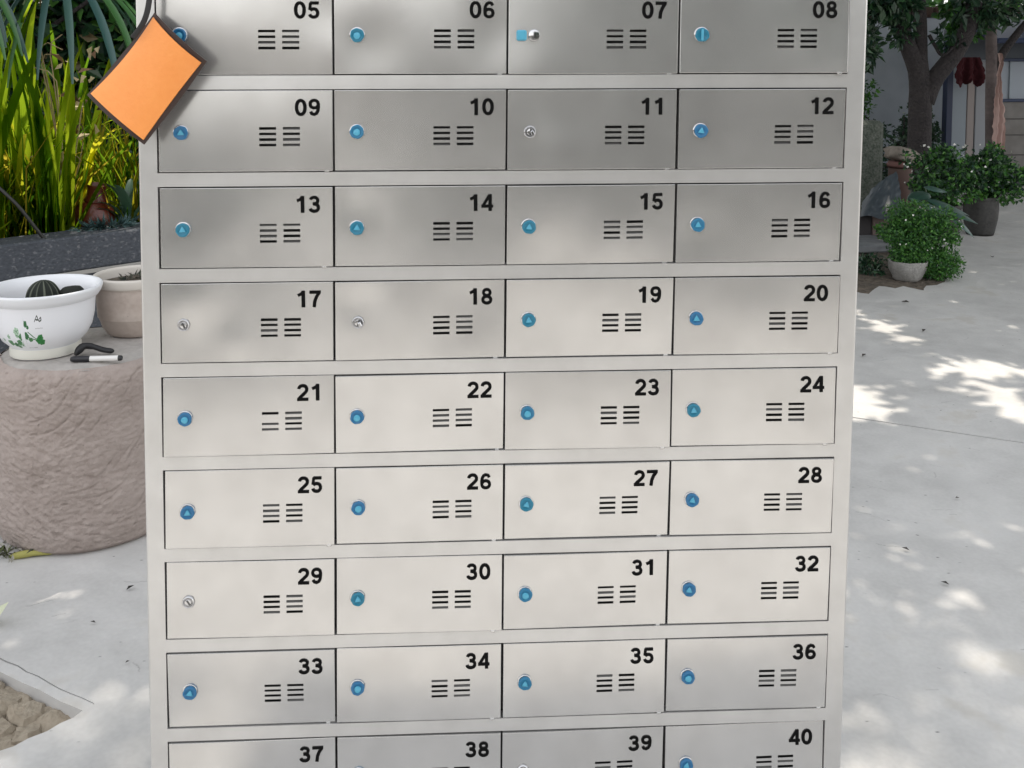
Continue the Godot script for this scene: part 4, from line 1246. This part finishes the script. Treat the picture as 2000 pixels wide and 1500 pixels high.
# -------- trees at the right
func right_trees() -> void:
	var t := thing("forked_tree", Vector3(3.82, 0, -6.9), "dark smooth tree trunk that forks into three limbs, right of the cabinet", "tree")
	var mb := MB.new()
	var tr := spline([Vector3(0.0, -0.05, 0), Vector3(-0.01, 0.25, 0), Vector3(-0.01, 0.7, 0), Vector3(-0.015, 1.05, 0), Vector3(-0.03, 1.5, 0), Vector3(-0.05, 2.1, 0), Vector3(0.05, 3.4, 0.1)], 40)
	var tw := []
	for p in tr: tw.append(0.108 if p.y < 0.05 else lerpf(0.102, 0.094, clampf(p.y / 0.95, 0, 1)) if p.y < 0.95 else lerpf(0.094, 0.052, clampf((p.y - 0.95) / 0.35, 0, 1)) if p.y < 1.3 else lerpf(0.058, 0.04, clampf((p.y - 1.3) / 2.0, 0, 1)))
	mb.tube(tr, tw, 20)
	put("trunk", mb.mesh(), M.bark, t)
	for q in [[[Vector3(-0.03, 0.90, 0), Vector3(-0.06, 1.15, 0.02), Vector3(-0.17, 1.4, 0.04), Vector3(-0.24, 1.62, 0.06), Vector3(-0.30, 2.0, 0.1), Vector3(-0.7, 3.3, 0.3)], 0.075, 0.045], [[Vector3(0.03, 0.88, 0), Vector3(0.10, 1.08, 0.02), Vector3(0.26, 1.30, 0.04), Vector3(0.36, 1.52, 0.06), Vector3(0.43, 1.85, 0.1), Vector3(0.9, 3.1, 0.3)], 0.078, 0.045], [[Vector3(0.05, 1.45, 0), Vector3(0.12, 1.28, 0.1), Vector3(0.2, 1.36, 0.15), Vector3(0.28, 1.42, 0.2)], 0.016, 0.010]]:
		mb = MB.new()
		mb.tube(spline(q[0], 30), tapered(q[1], q[2], 31), 16)
		put("limb", mb.mesh(), M.bark, t)
	# low leaves in view
	mb = MB.new()
	for q in [[Vector3(-0.42, 1.72, 0.2), Vector3(0.30, 0.17, 0.25), 620], [Vector3(-0.25, 1.5, 0.15), Vector3(0.09, 0.16, 0.12), 80], [Vector3(0.16, 1.42, 0.1), Vector3(0.12, 0.14, 0.1), 36], [Vector3(0.50, 1.66, 0.1), Vector3(0.34, 0.16, 0.25), 320], [Vector3(-0.55, 1.35, 0.1), Vector3(0.12, 0.22, 0.12), 150]]:
		leaves(mb, q[0], q[1], q[2], 0.10, 0.045, DEEP + [Color(0.03, 0.08, 0.03)], 0.1, null, 0.5)
	put("foliage", mb.mesh(), M.leaf_dark, t)
	# second, thinner tree
	var s := thing("thin_tree", Vector3(4.64, 0, -7.3), "thin forked tree with pale bark in front of the shed's window", "tree")
	mb = MB.new()
	mb.tube(spline([Vector3(0.04, -0.05, 0), Vector3(0.03, 0.45, 0), Vector3(0.01, 0.9, 0), Vector3(0.0, 1.25, 0), Vector3(-0.02, 1.6, 0), Vector3(-0.03, 2.1, 0), Vector3(0.0, 3.2, 0)], 30), tapered(0.062, 0.03, 31), 14)
	put("trunk", mb.mesh(), tri_mat(grain(53, 128, Color(0.08, 0.065, 0.065), Color(0.15, 0.12, 0.115), 0.05, 0.012), 3.0, 0.9), s)
	mb = MB.new()
	mb.tube(spline([Vector3(0.02, 1.12, 0), Vector3(0.10, 1.32, 0.02), Vector3(0.24, 1.52, 0.04), Vector3(0.38, 1.75, 0.06), Vector3(0.7, 2.6, 0.1)], 24), tapered(0.038, 0.018, 25), 12)
	put("limb", mb.mesh(), M.bark, s)
	mb = MB.new()
	for q in [[Vector3(-0.28, 1.70, 0.1), Vector3(0.28, 0.16, 0.15), 420], [Vector3(-0.32, 1.52, 0.12), Vector3(0.17, 0.12, 0.12), 200], [Vector3(0.38, 1.84, 0.1), Vector3(0.25, 0.12, 0.15), 110]]:
		leaves(mb, q[0], q[1], q[2], 0.085, 0.05, GREENS + [Color(0.06, 0.12, 0.06)], 0.1, null, 0.6)
	put("foliage", mb.mesh(), M.leaf, s)
	var cl := thing("pink_cloth_strip", Vector3(4.615, 1.30, -7.2), "pale pink cloth strip hanging down the thin tree's trunk", "cloth")
	var m2 := MB.new()
	var rows := []
	var f := noise(55, 2.0, 3)
	for j in 41:
		var u := j / 40.0
		var w := lerpf(0.03, 0.10, smoothstep(0.2, 0.6, u)) * (1.0 + 0.3 * f.get_noise_1d(u * 6.0))
		var row := PackedVector3Array()
		for i in 13:
			var k := i / 12.0 - 0.5
			row.append(Vector3(k * w + 0.03 * u + 0.02 * f.get_noise_1d(u * 3.0 + 5.0), -0.86 * u, 0.075 + 0.018 * sin(k * 14.0 + u * 7.0)))
		rows.append(row)
	m2.sheet(rows)
	put("cloth", m2.mesh(), mat(0.42, 0.29, 0.26, 0.9), cl)
	# trees beyond the wall
	for q in [[Vector3(2.6, 0, -12.5), "leafy tree beyond the garden wall, seen beside the cabinet"], [Vector3(5.2, 0, -13.0), "leafy tree beyond the garden wall, between the forked tree and the shed"], [Vector3(8.2, 0, -13.5), "leafy tree beyond the shed roof"]]:
		var o := thing("background_tree", q[0], q[1], "tree", "trees beyond the garden wall")
		mb = MB.new()
		mb.tube(spline([Vector3.ZERO, Vector3(0.1, 1.2, 0), Vector3(0, 2.6, 0)], 10), tapered(0.14, 0.08, 11), 10)
		put("trunk", mb.mesh(), M.bark, o)
		mb = MB.new()
		bush(mb, Vector3(0, 2.5, 0), Vector3(1.5, 1.3, 1.0), 26, 170, 0.16, 0.08, GREENS)
		put("crown", mb.mesh(), M.leaf, o)

func big_leaf(mb: MB, at: Vector3, dir: Vector3, side: Vector3, l: float, w: float, sag: float) -> void:
	var rows := []
	for j in 9:
		var t := j / 8.0
		var wd := w * sin(PI * pow(clampf(t * 0.97 + 0.02, 0, 1), 0.7))
		var p := at + dir * l * t + Vector3(0, -sag * t * t, 0)
		rows.append(PackedVector3Array([p - side * wd / 2 + Vector3(0, -0.10 * wd, 0), p - side * wd / 4 + Vector3(0, 0.03 * wd, 0), p, p + side * wd / 4 + Vector3(0, 0.03 * wd, 0), p + side * wd / 2 + Vector3(0, -0.10 * wd, 0)]))
	mb.sheet(rows)

func pot_barrel(r: float, h: float, seg := 40) -> ArrayMesh:
	var mb := MB.new()
	mb.lathe([Vector2(0, 0), Vector2(r * 0.74, 0), Vector2(r * 0.80, h * 0.08), Vector2(r * 0.95, h * 0.4), Vector2(r, h * 0.66), Vector2(r * 0.97, h * 0.88), Vector2(r * 1.03, h * 0.93), Vector2(r * 1.03, h), Vector2(r * 0.92, h), Vector2(r * 0.88, h * 0.8)], seg)
	return mb.mesh()

func right_plants() -> void:
	var clay := tri_mat(grain(97, 256, Color(0.022, 0.022, 0.021), Color(0.06, 0.058, 0.055), 0.05, 0.012, 0.6, 0.08, Color(0.14, 0.13, 0.12)), 3.0, 0.6)
	var white := [Color(0.65, 0.65, 0.62)]
	# two dark barrel pots with bushy white-flowered plants
	for q in [[Vector3(3.566, 0, -5.42), 0.118, 0.275, Vector3(0.06, 0.43, 0), Vector3(0.22, 0.20, 0.20), "round dark clay pot with a white-flecked bush, furthest right of the potted plants"], [Vector3(3.20, 0, -5.22), 0.115, 0.25, Vector3(-0.02, 0.45, 0.0), Vector3(0.27, 0.23, 0.22), "dark clay pot with a tall bright green bush, beside the forked tree's trunk"]]:
		var o := thing("potted_bush", q[0], q[5], "potted plant", "bushy plants in dark pots")
		put("pot", pot_barrel(q[1], q[2]), clay, o)
		var mb := MB.new()
		mb.lathe([Vector2(q[1] * 0.89, q[2] * 0.86), Vector2(0, q[2] * 0.88)], 24)
		put("soil", mb.mesh(), M.soil, o)
		mb = MB.new()
		for k in 7: mb.tube(spline([Vector3(rng.randfn(0, 0.02), q[2] * 0.85, 0), Vector3(rng.randfn(0, 0.06), q[2] + 0.1, rng.randfn(0, 0.05)), Vector3(rng.randfn(0, 0.07), q[2] + 0.2, rng.randfn(0, 0.06))], 6), tapered(0.007, 0.003, 7), 6)
		put("stem", mb.mesh(), M.bark, o)
		mb = MB.new()
		bush(mb, q[3], q[4] * 0.95, 24, 130, 0.034, 0.022, GREENS + DEEP)
		leaves(mb, q[3] + Vector3(0.05, -0.14, 0.03), Vector3(q[4].x * 0.85, 0.06, q[4].z * 0.8), 260, 0.034, 0.022, GREENS)
		put("foliage", mb.mesh(), M.leaf, o)
		mb = MB.new()
		leaves(mb, q[3], q[4] * 1.05, 38, 0.022, 0.017, white, 0.9)
		stuff(put("blossom", mb.mesh(), M.dry, o))
	# front low bush in a stone bowl
	var f := thing("bowl_bush", Vector3(2.40, 0, -4.03), "dense low green bush spilling over a broken grey stone bowl", "potted plant")
	var mb := MB.new()
	mb.lathe([Vector2(0, 0), Vector2(0.05, 0.0), Vector2(0.075, 0.02), Vector2(0.096, 0.07), Vector2(0.104, 0.115), Vector2(0.100, 0.12), Vector2(0.092, 0.112), Vector2(0.085, 0.09)], 26, Vector3.ZERO, Basis.IDENTITY, 0.055)
	put("bowl", mb.mesh(), tri_mat(grain(98, 256, Color(0.20, 0.195, 0.185), Color(0.36, 0.35, 0.33), 0.08, 0.02, 0.6, 0.15, Color(0.15, 0.15, 0.14)), 4.0, 0.95, bumps(99, 256, 0.08, 6.0), 0.8), f, Vector3(-0.02, 0, 0.05))
	mb = MB.new()
	bush(mb, Vector3(0.09, 0.25, -0.06), Vector3(0.205, 0.17, 0.18), 36, 210, 0.022, 0.012, GREENS)
	leaves(mb, Vector3(0.0, 0.13, 0.07), Vector3(0.11, 0.035, 0.07), 420, 0.022, 0.012, GREENS, 0.15)
	leaves(mb, Vector3(0.17, 0.09, 0.02), Vector3(0.14, 0.10, 0.13), 1900, 0.022, 0.012, GREENS, 0.15)
	leaves(mb, Vector3(0.0, 0.36, -0.08), Vector3(0.10, 0.09, 0.10), 500, 0.022, 0.010, GREENS, 0.15)
	put("foliage", mb.mesh(), M.leaf, f)
	mb = MB.new()
	leaves(mb, Vector3(0.12, 0.22, -0.03), Vector3(0.22, 0.19, 0.18), 26, 0.014, 0.012, white, 0.95)
	stuff(put("blossom", mb.mesh(), M.dry, f))
	var wd := thing("weed_tuft", Vector3(2.22, 0, -4.12), "small dark weed growing on the earth left of the stone bowl", "plant")
	mb = MB.new()
	leaves(mb, Vector3(0, 0.06, 0), Vector3(0.10, 0.08, 0.08), 420, 0.03, 0.014, DEEP, 0.1)
	put("foliage", mb.mesh(), M.leaf_dark, wd)
	# broad grey-green leaves behind it
	var b := thing("elephant_ear", Vector3(2.80, 0, -4.62), "plant with broad grey-green leaves between the low bush and the dark pots", "plant")
	var col := [Color(0.035, 0.075, 0.06), Color(0.05, 0.10, 0.085), Color(0.025, 0.06, 0.045)]
	var bl := [[Vector3(-0.02, 0.37, 0), Vector3(1, -0.2, 0.15), 0.27, 0.12, 0.05], [Vector3(-0.14, 0.38, 0.05), Vector3(1, -0.35, 0.35), 0.28, 0.11, 0.02], [Vector3(0.02, 0.40, -0.05), Vector3(-0.8, 0.1, 0.4), 0.20, 0.12, 0.06], [Vector3(0.05, 0.33, 0.05), Vector3(1, -0.3, 0.5), 0.22, 0.12, 0.04], [Vector3(0.10, 0.28, 0.08), Vector3(0.7, -0.5, 0.5), 0.16, 0.09, 0.05], [Vector3(0.0, 0.30, 0.1), Vector3(-0.6, -0.1, 0.7), 0.24, 0.15, 0.06], [Vector3(-0.04, 0.24, 0.06), Vector3(-1, 0.0, 0.3), 0.22, 0.14, 0.05], [Vector3(0.03, 0.42, -0.1), Vector3(0.9, 0.1, -0.5), 0.22, 0.11, 0.06]]
	for k in bl.size():
		var q: Array = bl[k]
		var d: Vector3 = q[1].normalized()
		mb = MB.new(); mb.col = col[k % 3]
		big_leaf(mb, q[0], d, d.cross(Vector3(0.1, 1, 0.25)).normalized(), q[2], q[3], q[4])
		var lf := put("leaf", mb.mesh(), M.leaf_dark, b)
		mb = MB.new(); mb.col = Color(0.05, 0.08, 0.04)
		mb.tube(spline([Vector3(rng.randfn(0, 0.02), 0, 0), q[0] * Vector3(0.4, 0.6, 0.4), q[0]], 8), tapered(0.006, 0.004, 9), 6)
		put("leaf_stalk", mb.mesh(), M.leaf_dark, lf)
	# brown box with a grey sheet over it
	var bx := thing("brown_box", Vector3(2.64, 0, -5.12), "brown box under a grey plastic sheet, beside the cabinet's right edge", "box")
	mb = MB.new(); mb.box(Vector3(0.065, 0.105, 0), Vector3(0.145, 0.19, 0.16), 0.004)
	put("front_board", mb.mesh(), mat(0.13, 0.095, 0.085, 0.8), bx)
	mb = MB.new(); mb.box(Vector3(-0.13, 0.105, -0.01), Vector3(0.24, 0.19, 0.15), 0.004)
	put("dark_board", mb.mesh(), mat(0.03, 0.027, 0.028, 0.8), bx)
	var sh := thing("plastic_sheet", Vector3(2.64, 0, -5.12), "crumpled slate grey plastic sheet draped over the brown box", "sheet")
	mb = MB.new()
	var fn := noise(401, 3.0, 3)
	var rows := []
	for j in 21:
		var row := PackedVector3Array()
		var v := j / 20.0
		for i in 25:
			var u := i / 24.0
			var topy := lerpf(0.36, 0.475, u) - 0.10 * pow(1.0 - u, 3.0)
			var y := lerpf(0.205 - 0.015 * u + 0.012 * sin(u * 9.0), topy, pow(v, 0.9))
			var x := lerpf(lerpf(-0.13, 0.17, u), lerpf(-0.01, 0.225, u), v)
			var z := lerpf(0.15, -0.10, v) + 0.02 * fn.get_noise_2d(u * 2.0, v * 2.0) + 0.012 * sin(u * 11.0 + v * 3.0) * (1.0 - v)
			row.append(Vector3(x, y, z))
		rows.append(row)
	mb.sheet(rows)
	put("sheet", mb.mesh(), mat(0.055, 0.068, 0.08, 0.5), sh)
	# low slab, soil, kerb behind
	mb = MB.new(); mb.box(Vector3(2.45, 0.045, -4.86), Vector3(0.52, 0.05, 0.36), 0.01, Basis(Vector3.UP, 0.12))
	tag(put("stone_slab", mb.mesh(), tri_mat(grain(102, 128, Color(0.11, 0.12, 0.13), Color(0.20, 0.21, 0.22), 0.05, 0.01), 2.0, 0.9)), "grey stone slab lying low in front of the brown box", "slab")
	mb = MB.new()
	var fe := noise(402, 4.0, 4)
	rows = []
	for j in 31:
		var row := PackedVector3Array()
		for i in 41:
			var x := 1.2 + 2.6 * i / 40.0; var z := -3.5 - 4.5 * j / 30.0
			var edge := smoothstep(-3.45, -4.3, z + 0.25 * fe.get_noise_2d(x * 1.3, 0)) * smoothstep(2.45 + (-z - 3.5) * 0.42 + 0.1, 2.25 + (-z - 3.5) * 0.42 - 0.15, x + 0.1 * fe.get_noise_2d(0, z * 2.0))
			row.append(Vector3(x, -0.012 + 0.03 * edge + 0.014 * edge * fe.get_noise_2d(x * 5.0, z * 5.0), z))
		rows.append(row)
	mb.sheet(rows)
	structure(put("bed_soil", mb.mesh(), M.soil), "bare dark earth under the trees right of the cabinet")
	# stacked rock and pots, mossy pillar, by the trunk
	var st := thing("rock_on_pots", Vector3(3.40, 0, -6.35), "flat tan rock lying on stacked terracotta pots behind the forked tree", "garden ornament")
	mb = MB.new(); mb.lathe([Vector2(0, 0.0), Vector2(0.075, 0.0), Vector2(0.09, 0.26), Vector2(0.09, 0.38), Vector2(0.0, 0.38)], 28)
	put("lower_pot", mb.mesh(), mat(0.11, 0.07, 0.06, 0.85), st)
	mb = MB.new(); mb.lathe([Vector2(0, 0.38), Vector2(0.095, 0.38), Vector2(0.105, 0.405), Vector2(0.09, 0.43), Vector2(0.0, 0.43)], 28)
	put("upper_pot", mb.mesh(), mat(0.18, 0.09, 0.08, 0.85), st)
	var rr := put("rock", stone(340, Vector3(0.16, 0.075, 0.12), 0.6, 18), tri_mat(grain(103, 128, Color(0.22, 0.19, 0.165), Color(0.33, 0.29, 0.25), 0.07, 0.02), 4.0, 0.95), st, Vector3(0.01, 0.425, 0))
	rr.rotation = Vector3(0, 0.4, -0.30)
	mb = MB.new(); mb.box(Vector3(2.98, 0.39, -6.0), Vector3(0.19, 0.78, 0.19), 0.03)
	tag(put("stone_pillar", mb.mesh(), tri_mat(grain(104, 256, Color(0.045, 0.06, 0.045), Color(0.15, 0.16, 0.14), 0.05, 0.015, 0.6), 3.0, 0.95, bumps(105, 256, 0.06, 6.0), 1.0)), "mossy grey stone pillar beside the cabinet's right edge", "pillar")
	# shrubs filling the corner behind the trunk
	for q in [[Vector3(3.55, 0.80, -8.3), Vector3(0.42, 0.30, 0.4), GREENS, "bright green shrub at the foot of the garden wall, left of the forked trunk", 0.05, 22], [Vector3(4.30, 0.45, -8.0), Vector3(0.22, 0.50, 0.3), DEEP, "dark narrow shrub between the forked trunk and the blue post", 0.05, 14], [Vector3(3.0, 0.25, -6.6), Vector3(0.5, 0.32, 0.35), DEEP, "low dark ground shrub around the mossy pillar", 0.05, 16], [Vector3(3.9, 0.30, -7.6), Vector3(0.5, 0.35, 0.3), DEEP, "dark shrub directly behind the forked trunk's foot", 0.05, 16], [Vector3(3.85, 1.38, -8.7), Vector3(0.34, 0.30, 0.25), [Color(0.07, 0.13, 0.08), Color(0.09, 0.17, 0.09), Color(0.05, 0.10, 0.06)], "pale green climbing shrub against the garden wall above the bright shrub", 0.09, 12]]:
		var c: Vector3 = q[0]
		var o := thing("shrub", Vector3(c.x, 0, c.z), q[3], "shrub")
		mb = MB.new()
		for k in 4: mb.tube(spline([Vector3(rng.randfn(0, 0.05), 0, 0), Vector3(rng.randfn(0, 0.1), c.y * 0.6, 0), Vector3(rng.randfn(0, 0.15), c.y + q[1].y * 0.5, rng.randfn(0, 0.1))], 8), tapered(0.02, 0.006, 9), 6)
		put("stem", mb.mesh(), M.bark, o)
		mb = MB.new()
		bush(mb, Vector3(0, c.y, 0), q[1], q[5], 150, q[4], q[4] * 0.5, q[2])
		put("foliage", mb.mesh(), M.leaf if q[2] != DEEP else M.leaf_dark, o)

# -------- crowns above the frame: they shade the yard and let patches of sun through
func sun_gap(p: Vector3) -> bool:
	var g := p - to_sun * (p.y / to_sun.y)
	var w := gap_noise.get_noise_2d(g.x * 2.0, g.z * 2.0) * 0.2
	for q in GAPS:
		var dx: float = (g.x - q[0]) / q[2]; var dz: float = (g.z - q[1]) / q[3]
		if dx * dx + dz * dz < 1.0 + w: return false
	# bright bed at the left, and the open front of the yard
	var b := p - to_sun * ((p.y - 0.9) / to_sun.y)
	if b.x < -1.0 and b.x > -2.6 and b.z < -2.2 and b.z > -4.3 and gap_noise.get_noise_2d(b.x * 2.0, b.z * 2.0) > -0.22: return false
	if g.z > -0.62 + 0.25 * gap_noise.get_noise_1d(g.x * 2.0): return false
	return true

var gap_noise := noise(501, 1.0, 3)
const GAPS := [[1.84, -3.02, 0.10, 0.42], [1.98, -2.42, 0.22, 0.15], [2.25, -2.30, 0.2, 0.10], [1.86, -2.04, 0.13, 0.24], [2.15, -1.80, 0.22, 0.16], [1.34, -2.13, 0.14, 0.30], [1.1, -2.05, 0.2, 0.26], [1.60, -2.24, 0.025, 0.12], [1.66, -3.25, 0.05, 0.2], [3.1, -3.1, 0.2, 0.4]]

func canopies() -> void:
	var t := thing("shade_tree", Vector3(6.6, 0, -4.4), "broad leafy tree standing right of the yard, outside the photo", "tree")
	var mb := MB.new()
	mb.tube(spline([Vector3.ZERO, Vector3(-0.1, 1.6, -0.2), Vector3(-1.0, 3.2, -0.8), Vector3(-3.0, 4.3, -1.6)], 24), tapered(0.22, 0.06, 25), 14)
	put("trunk", mb.mesh(), M.bark, t)
	for q in [Vector3(-4.4, 4.4, 0.6), Vector3(-2.6, 4.6, 1.2), Vector3(-4.6, 4.6, -3.4), Vector3(-1.0, 4.6, -3.6)]:
		mb = MB.new(); mb.tube(spline([Vector3(-0.9, 3.1, -0.7), (Vector3(-0.9, 3.1, -0.7) + q) / 2 + Vector3(0, 0.3, 0), q], 14), tapered(0.09, 0.02, 15), 8)
		put("limb", mb.mesh(), M.bark, t)
	mb = MB.new()
	var keep := func(p: Vector3) -> bool: return sun_gap(p + t.position)
	for k in 15 * 14:
		var c := Vector3(-7.2 + 0.60 * (k % 15) + rng.randf_range(-0.3, 0.3), rng.randf_range(3.7, 4.9), -5.9 + 0.68 * (k / 15) + rng.randf_range(-0.3, 0.3))
		leaves(mb, c, Vector3(0.62, 0.45, 0.62), 640, 0.13, 0.08, GREENS, 0.0, keep)
	for k in 55000:
		var p := Vector3(rng.randf_range(-7.4, 1.4), rng.randf_range(3.6, 4.9), rng.randf_range(-6.2, 3.1))
		if not sun_gap(p + t.position): continue
		var d := (rdir() + Vector3(0, -0.3, 0)).normalized()
		mb.col = (GREENS[k % 4] as Color) * rng.randf_range(0.75, 1.25)
		mb.leaf(p, d, d.cross(rdir()).normalized(), 0.13, 0.08)
	# thin upper crown of small leaves: softens the sun on the yard's front
	for k in 23000:
		var g := Vector3(rng.randf_range(-2.4, 3.6), 0, rng.randf_range(-0.75, 0.55))
		if gap_noise.get_noise_2d(g.x * 1.2, g.z * 1.2) < -0.22: continue
		var h := rng.randf_range(7.0, 9.0)
		var d := (rdir() + Vector3(0, -0.3, 0)).normalized()
		mb.col = (GREENS[k % 4] as Color) * rng.randf_range(0.75, 1.25)
		mb.leaf(g + to_sun * (h / to_sun.y) - t.position, d, d.cross(rdir()).normalized(), 0.075, 0.042)
	put("crown", mb.mesh(), M.leaf, t)
	var s := thing("bed_tree", Vector3(-3.0, 0, -4.2), "leafy tree rising behind the raised bed, its crown above the photo", "tree")
	mb = MB.new()
	mb.tube(spline([Vector3.ZERO, Vector3(0.1, 1.5, 0.1), Vector3(0.6, 3.0, 0.3), Vector3(1.2, 3.9, 0.5)], 20), tapered(0.13, 0.05, 21), 12)
	put("trunk", mb.mesh(), M.bark, s)
	mb = MB.new()
	keep = func(p: Vector3) -> bool: return sun_gap(p + s.position)
	for k in 8 * 7:
		var c := Vector3(-0.8 + 0.6 * (k % 8) + rng.randf_range(-0.3, 0.3), rng.randf_range(3.3, 4.4), -1.4 + 0.68 * (k / 8) + rng.randf_range(-0.3, 0.3))
		leaves(mb, c, Vector3(0.62, 0.4, 0.62), 640, 0.13, 0.08, GREENS, 0.0, keep)
	put("crown", mb.mesh(), M.leaf, s)

# -------- the yard's other side, behind the photographer: mirrored softly in the doors
func behind_camera() -> void:
	for q in [[-3.0, "clipped dark hedge on the yard's open side, left half", 0.58], [1.6, "clipped dark hedge on the yard's open side, right half", 0.76]]:
		var o := thing("hedge", Vector3(q[0], 0, 3.4), q[1], "hedge", "hedges behind the photographer")
		var mb := MB.new()
		for k in 14: leaves(mb, Vector3(-2.0 + 0.3 * k, q[2], 0), Vector3(0.35, q[2] * 1.02, 0.45), 520, 0.10, 0.05, [Color(0.035, 0.045, 0.033), Color(0.055, 0.06, 0.05), Color(0.025, 0.035, 0.028)], 0.1)
		put("foliage", mb.mesh(), M.leaf_dark, o)

	for q in [[1.5, 6.4, "leafy tree beyond the hedge behind the photographer, nearer the middle"], [3.6, 7.0, "leafy tree beyond the hedge behind the photographer, further right"]]:
		var o := thing("yard_tree", Vector3(q[0], 0, q[1]), q[2], "tree", "trees behind the photographer")
		var mb := MB.new()
		mb.tube(spline([Vector3.ZERO, Vector3(0.05, 1.4, 0), Vector3(0, 2.8, 0)], 12), tapered(0.12, 0.06, 13), 10)
		put("trunk", mb.mesh(), M.bark, o)
		mb = MB.new()
		bush(mb, Vector3(0, 2.3, 0), Vector3(1.5, 1.2, 0.9), 30, 170, 0.15, 0.08, DEEP)
		put("crown", mb.mesh(), M.leaf_dark, o)

# -------- small litter on the concrete
func litter() -> void:
	var spots := [[1.716, -1.53, 0.014, "dark leaf scrap just below the straight joint in the concrete"], [1.56, -2.6, 0.02, "dark leaf scrap among the sun patches beyond the joint"], [1.98, -2.95, 0.022, "dark leaf scrap by the photo's right edge, in front of the low bush"], [2.13, -3.5, 0.03, "dry leaf scrap on the concrete right below the low bush"], [1.30, -1.30, 0.010, "small leaf scrap in the shade right of door 24"], [1.03, -1.02, 0.012, "lone dark scrap in the grey shade right of door 28"], [0.745, -0.735, 0.010, "tiny black scrap close beside the cabinet, level with door 32"], [1.05, -0.86, 0.012, "dark scrap in the shade right of door 32"], [-0.86, -0.80, 0.008, "tiny scrap on the concrete above the crack's middle"], [-0.74, -0.66, 0.007, "tiny round scrap on the concrete beside the cabinet's left edge"], [-0.84, -0.93, 0.013, "curled scrap on the concrete between stone stool and crack"], [3.2, -4.6, 0.03, "dry leaf scrap near the foot of the dark clay pots"]]
	for q in spots:
		var mb := MB.new()
		mb.col = Color(0.05, 0.045, 0.04) * rng.randf_range(0.5, 1.5)
		mb.leaf(Vector3(0, 0.004, 0), Vector3(1, 0.15, 0.2).normalized(), Vector3(-0.2, 0, 1).normalized(), q[2] * 1.6, q[2] * 0.8, 0.35)
		var o := put("leaf_scrap", mb.mesh(), M.dry, self, Vector3(q[0], 0.001, q[1]))
		o.rotation.y = rng.randf() * TAU
		tag(o, q[3], "leaf", "leaf scraps on the concrete")
	var mb := MB.new()
	mb.col = Color(0.55, 0.58, 0.42)
	big_leaf(mb, Vector3(-1.09, 0.012, -0.80), Vector3(0.55, 0.55, -0.2).normalized(), Vector3(0.5, -0.3, 0.8).normalized(), 0.06, 0.03, 0.005)
	tag(put("fallen_leaf", mb.mesh(), M.dry), "pale green fallen leaf curled up at the photo's left edge", "leaf")
	mb = MB.new()
	mb.col = Color(0.36, 0.34, 0.10)
	mb.tube(spline([Vector3(-0.05, 0.006, 0.01), Vector3(0, 0.010, 0), Vector3(0.045, 0.005, -0.006)], 8), [0.004, 0.008, 0.009, 0.009, 0.008, 0.007, 0.006, 0.005, 0.002], 8)
	tag(put("dry_bean_pod", mb.mesh(), M.dry, self, Vector3(-1.125, 0, -1.105)), "yellow-green dry pod lying against the stone stool's foot", "pod")
	mb = MB.new()
	for k in 60:
		mb.col = [Color(0.10, 0.12, 0.05), Color(0.35, 0.34, 0.30), Color(0.06, 0.06, 0.04)][k % 3]
		mb.leaf(Vector3(rng.randfn(0, 0.03), 0.003 + rng.randf() * 0.02, rng.randfn(0, 0.02)), rdir(), rdir(), 0.02, 0.01, 0.4)
	var mo := put("leaf_litter", mb.mesh(), M.dry, self, Vector3(-1.20, 0, -1.105))
	stuff(mo); tag(mo, "small heap of moss and leaf litter at the stone stool's foot", "litter")
